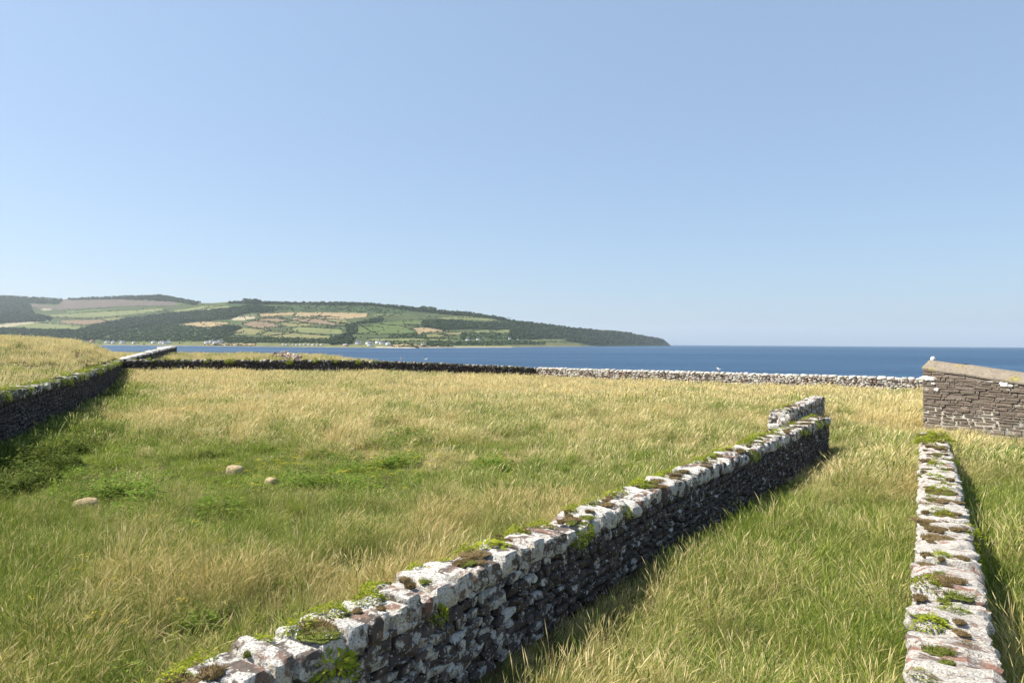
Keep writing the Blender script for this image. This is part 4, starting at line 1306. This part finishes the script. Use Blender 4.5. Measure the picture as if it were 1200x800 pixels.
# ------------------------------------------------------------------ boulders in the hollow
BO = [rock_mesh('boulder%d' % k, 90 + k, M['boulder'], 5, 3.0, 0.3, 1.2, 0.0, 7) for k in range(4)]
for me in BO: me.polygons.foreach_set('use_smooth', np.ones(len(me.polygons), bool))
for k, (u, v, sx, sz, lab) in enumerate([
    (245, 505, 1.15, 0.30, 'long flat tan rock behind the tussocks at the back of the hollow'),
    (298, 519, 0.36, 0.26, 'small rounded pale boulder standing in short turf'),
    (275, 546, 0.34, 0.30, 'round tan boulder beside yellow flowers in the hollow'),
    (302, 509, 0.32, 0.16, 'thin flat slab half sunk between green tussocks'),
    (384, 510, 0.42, 0.20, 'flat pale rock among dark green weeds'),
    (427, 505, 0.36, 0.28, 'tan rock at the lush edge of the hollow'),
    (412, 522, 0.24, 0.22, 'small brown rock in turf beyond the yellow flowers'),
    (318, 560, 0.22, 0.20, 'little buff stone in the grass below the round boulder'),
    (158, 578, 0.26, 0.26, 'grey buff stone poking out of the grass near dark weeds'),
    (101, 595, 0.40, 0.26, 'smooth buff boulder in grass near the tall wall')]):
    c = on_z(u, v, 0.05)
    z = gz(c.x, c.y)
    o = link('boulder', BO[k % 4]); o.location = (c.x, c.y, z + sz * 0.08); o.scale = (sx * 0.85, sx * 0.7, sz * 0.9); o.rotation_euler = (0.05, -0.06, k * 1.3)
    tag(o, lab, 'boulder', 'boulders in the meadow hollow')

# ------------------------------------------------------------------ ferns, moss and turf on the walls
FERN = [leaf_mesh('fern%d' % k, [dict(n=260, rad=0.17, hgt=0.17, ls=(0.03, 0.07), seed=500 + k, up=0.7), dict(n=90, rad=0.22, hgt=0.06, ls=(0.03, 0.07), seed=540 + k, up=0.2)], M['fern']) for k in range(5)]
MOSS = []
for k in range(4):
    v, q, t3, a, b = tuft_np(420, 0.19, (0.02, 0.075), (0.005, 0.010), 0.8, (0, 0), 2, 600 + k)
    g = np.random.default_rng(k)
    base = rock_mesh('mossbase', 700 + k, M['moss'], 5, 2.2, 0.55, 1.9)
    bv_, bf_ = mesh_arrays(base)
    bv_ = bv_ * np.array((0.19, 0.15, 0.028))
    V = np.array(v); rr = np.hypot(V[:, 0], V[:, 1]); V[:, 2] += 0.022 * (1 - np.clip(rr / 0.24, 0, 1) ** 2)
    o = len(V)
    me = mesh_np('moss%d' % k, np.concatenate([V, bv_]), [np.array(q), np.array(t3), bf_ + o], M['moss'] if k else M['moss_green'])
    set_attr(me, 't', np.concatenate([a, np.zeros(len(bv_))])); set_attr(me, 'blade', np.concatenate([b, 0.15 + 0.5 * g.random(len(bv_))]))
    MOSS.append(me)

def on_wall(line, s, across, dz=0.0):
    x, y, zb, zt, d = line.at(s)
    return Vector((x - d[1] * across, y + d[0] * across, zt + dz)), math.atan2(d[1], d[0])

def deck(line, wall_name, wall, n_fern, n_moss, half, seed, s0, s1, fern_label, group, hang=0.0, across_f=(-1, 1), fern_scale=(0.7, 1.3)):
    r = random.Random(seed)
    for k in range(n_moss):
        s = r.uniform(s0, s1)
        p_, a = on_wall(line, s, r.uniform(-0.75, 0.85) * half, -0.006)
        o = link('moss_patch', MOSS[r.randrange(4)], wall)
        o.location = p_ - Vector(wall.location) + Vector((0, 0, 0.005)); o.rotation_euler = (0, 0, a + r.uniform(-0.6, 0.6))
        sc_ = r.choice((r.uniform(0.22, 0.45), r.uniform(0.3, 0.6), r.uniform(0.5, 0.95))) * (1.2 if half > 0.345 else 1.0); o.scale = (sc_ * r.uniform(0.6, 1.3), sc_ * r.uniform(0.7, 1.5), r.uniform(0.35, 0.9))
    for k in range(n_fern):
        s = s0 + (s1 - s0) * (k + r.uniform(0.05, 0.95)) / n_fern
        f = r.uniform(*across_f)
        hanging = r.random() < hang
        if hanging:                                      # hanging from the shaded side
            p_, a = on_wall(line, s, -half * 1.08, -r.uniform(0.08, 0.3)); tilt = (0.9, 0, a)
        else:
            p_, a = on_wall(line, s, f * half, -0.02 if abs(f) < 0.8 else -0.08); tilt = (r.uniform(-.2, .2), r.uniform(-.2, .2), r.uniform(0, 6.28))
        o = link('fern', FERN[r.randrange(5)])
        o.location = p_; o.rotation_euler = tilt
        sc_ = r.uniform(*fern_scale); o.scale = (sc_ * r.uniform(0.8, 1.5), sc_, sc_ * r.uniform(0.7, 1.2))
        size = 'broad' if o.scale.x > sum(fern_scale) * 0.62 else 'small'
        tag(o, ('%s hanging ' % size if hanging else '%s upright ' % size) + (fern_label.replace(' on the coping of', ' on the side of').replace(' on the mossy coping of', ' on the side of').replace(' on top of', ' on the side of') if hanging else fern_label), 'fern', group)

deck(main_line, 'm', main_wall, 70, 130, T / 2, 31, 2.2, main_line.L - 0.3, 'yellow green fern clump growing on the coping of the long dark wall', 'ferns on the long wall', 0.18, (0.3, 1.15), (0.6, 1.15))
deck(right_line, 'r', right_wall, 40, 120, TR / 2, 32, 2.2, right_line.L - 0.2, 'yellow green fern clump on or beside the white slabs of the low wall', 'ferns on the low slab topped wall', 0.25, (-1.1, 1.25), (0.4, 0.95))
deck(right_line, 'r', right_wall, 12, 6, TR / 2, 39, right_line.L - 3.0, right_line.L - 0.5, 'yellow green fern clump at the building end of the low slab topped wall', 'ferns at the end of the low wall', 0.1, (-0.8, 1.2), (0.8, 1.3))
deck(off_line, 'o', off_wall, 4, 8, T / 2, 33, 0.3, 4.0, 'fern clump on the short set back wall piece', 'ferns on the short wall piece', 0.1)
deck(lw_line, 'l', left_wall, 52, 40, 0.4, 34, 18, 72, 'green fern clump on the mossy coping of the tall shaded wall', 'ferns on the tall shaded wall', 0.45, (-1.0, 0.6), (0.8, 1.6))
deck(far_line, 'f', far_wall, 22, 0, 0.35, 35, 1, 30, 'dark fern clump on top of the far shaded wall', 'ferns on the far shaded wall', 0.3, (-1.0, 0.6), (1.0, 2.0))

# ------------------------------------------------------------------ gulls on the far walls
def gull_mesh(which):
    bm = bmesh.new()
    if which == 'body':
        prof = [(-0.20, 0.02, 0.24), (-0.13, 0.06, 0.25), (-0.02, 0.085, 0.26), (0.08, 0.08, 0.29), (0.13, 0.05, 0.35), (0.15, 0.05, 0.40), (0.17, 0.045, 0.43), (0.20, 0.03, 0.43), (0.215, 0.006, 0.425)]
        rings = []
        for (x, rr, z) in prof:
            rings.append([bm.verts.new((x, rr * 0.9 * math.cos(a), z + rr * math.sin(a))) for a in np.linspace(0, 2 * math.pi, 8, endpoint=False)])
        for a, b in zip(rings[:-1], rings[1:]):
            for i in range(8): bm.faces.new((a[i], a[(i + 1) % 8], b[(i + 1) % 8], b[i]))
        bm.faces.new(rings[0][::-1]); bm.faces.new(rings[-1])
    elif which == 'wing':
        for s in (-1, 1):
            vs_ = [bm.verts.new(q) for q in ((0.08, s * 0.085, 0.31), (-0.05, s * 0.098, 0.33), (-0.30, s * 0.03, 0.27), (-0.06, s * 0.092, 0.24), (0.06, s * 0.09, 0.25))]
            ce = bm.verts.new((-0.06, s * 0.112, 0.285))
            for i in range(5): bm.faces.new((vs_[i], vs_[(i + 1) % 5], ce))
    elif which == 'beak':
        bmesh.ops.create_cone(bm, cap_ends=True, segments=6, radius1=0.014, radius2=0.004, depth=0.05, matrix=Matrix.Translation((0.235, 0, 0.42)) @ Matrix.Rotation(R(95), 4, 'Y'))
    else:
        for s in (-1, 1):
            bmesh.ops.create_cone(bm, cap_ends=True, segments=5, radius1=0.008, radius2=0.008, depth=0.18, matrix=Matrix.Translation((0.0, s * 0.035, 0.09)))
            bmesh.ops.create_cube(bm, size=1, matrix=Matrix.Translation((0.02, s * 0.035, 0.005)) @ Matrix.Diagonal((0.06, 0.03, 0.008, 1)))
    bmesh.ops.recalc_face_normals(bm, faces=bm.faces)
    me = bpy.data.meshes.new('gull_' + which); bm.to_mesh(me); bm.free()
    return me
GM = {k: gull_mesh(k) for k in ('body', 'wing', 'beak', 'legs')}
for k, mm in (('body', 'gull_white'), ('wing', 'gull_grey'), ('beak', 'gull_beak'), ('legs', 'gull_beak')): GM[k].materials.append(M[mm])
for ln, u, rz, lab in ((far_line, 470, -2.2, 'white gull with grey wings on the dark far wall farther from its bend'),
                       (far_line, 499, -0.6, 'white gull perched on the dark far wall near the bend'),
                       (lit_line, 842, 2.4, 'white gull perched on the sunlit pale wall')):
    best = min(np.linspace(0, ln.L, 400), key=lambda s: abs(ln.at(s)[0] / ln.at(s)[1] - ray(u, 420).x))
    x, y, zb, zt, d = ln.at(best)
    e = empty('gull', (x, y, zt + 0.02), rz)
    tag(e, lab, 'gull', 'gulls on the far walls')
    link('body', GM['body'], e); link('wings', GM['wing'], e); link('beak', GM['beak'], e); link('legs', GM['legs'], e)

# ------------------------------------------------------------------ sea air
m = bpy.data.materials.new('sea_air'); m.use_nodes = True
nt = m.node_tree; nt.nodes.clear()
out = nt.nodes.new('ShaderNodeOutputMaterial'); pv = nt.nodes.new('ShaderNodeVolumePrincipled')
pv.inputs['Color'].default_value = (0.84, 0.92, 1.0, 1); pv.inputs['Density'].default_value = 0.000034; pv.inputs['Anisotropy'].default_value = 0.3
nt.links.new(pv.outputs[0], out.inputs['Volume'])
v, f = box_np(-19000, 19000, -19000, 19000, -32, 480)
hb = link('haze', join_np('haze', [(v, f)], None)); hb.data.materials.append(m)
tag(hb, 'thin pale sea air over the whole view', None, None, 'stuff')
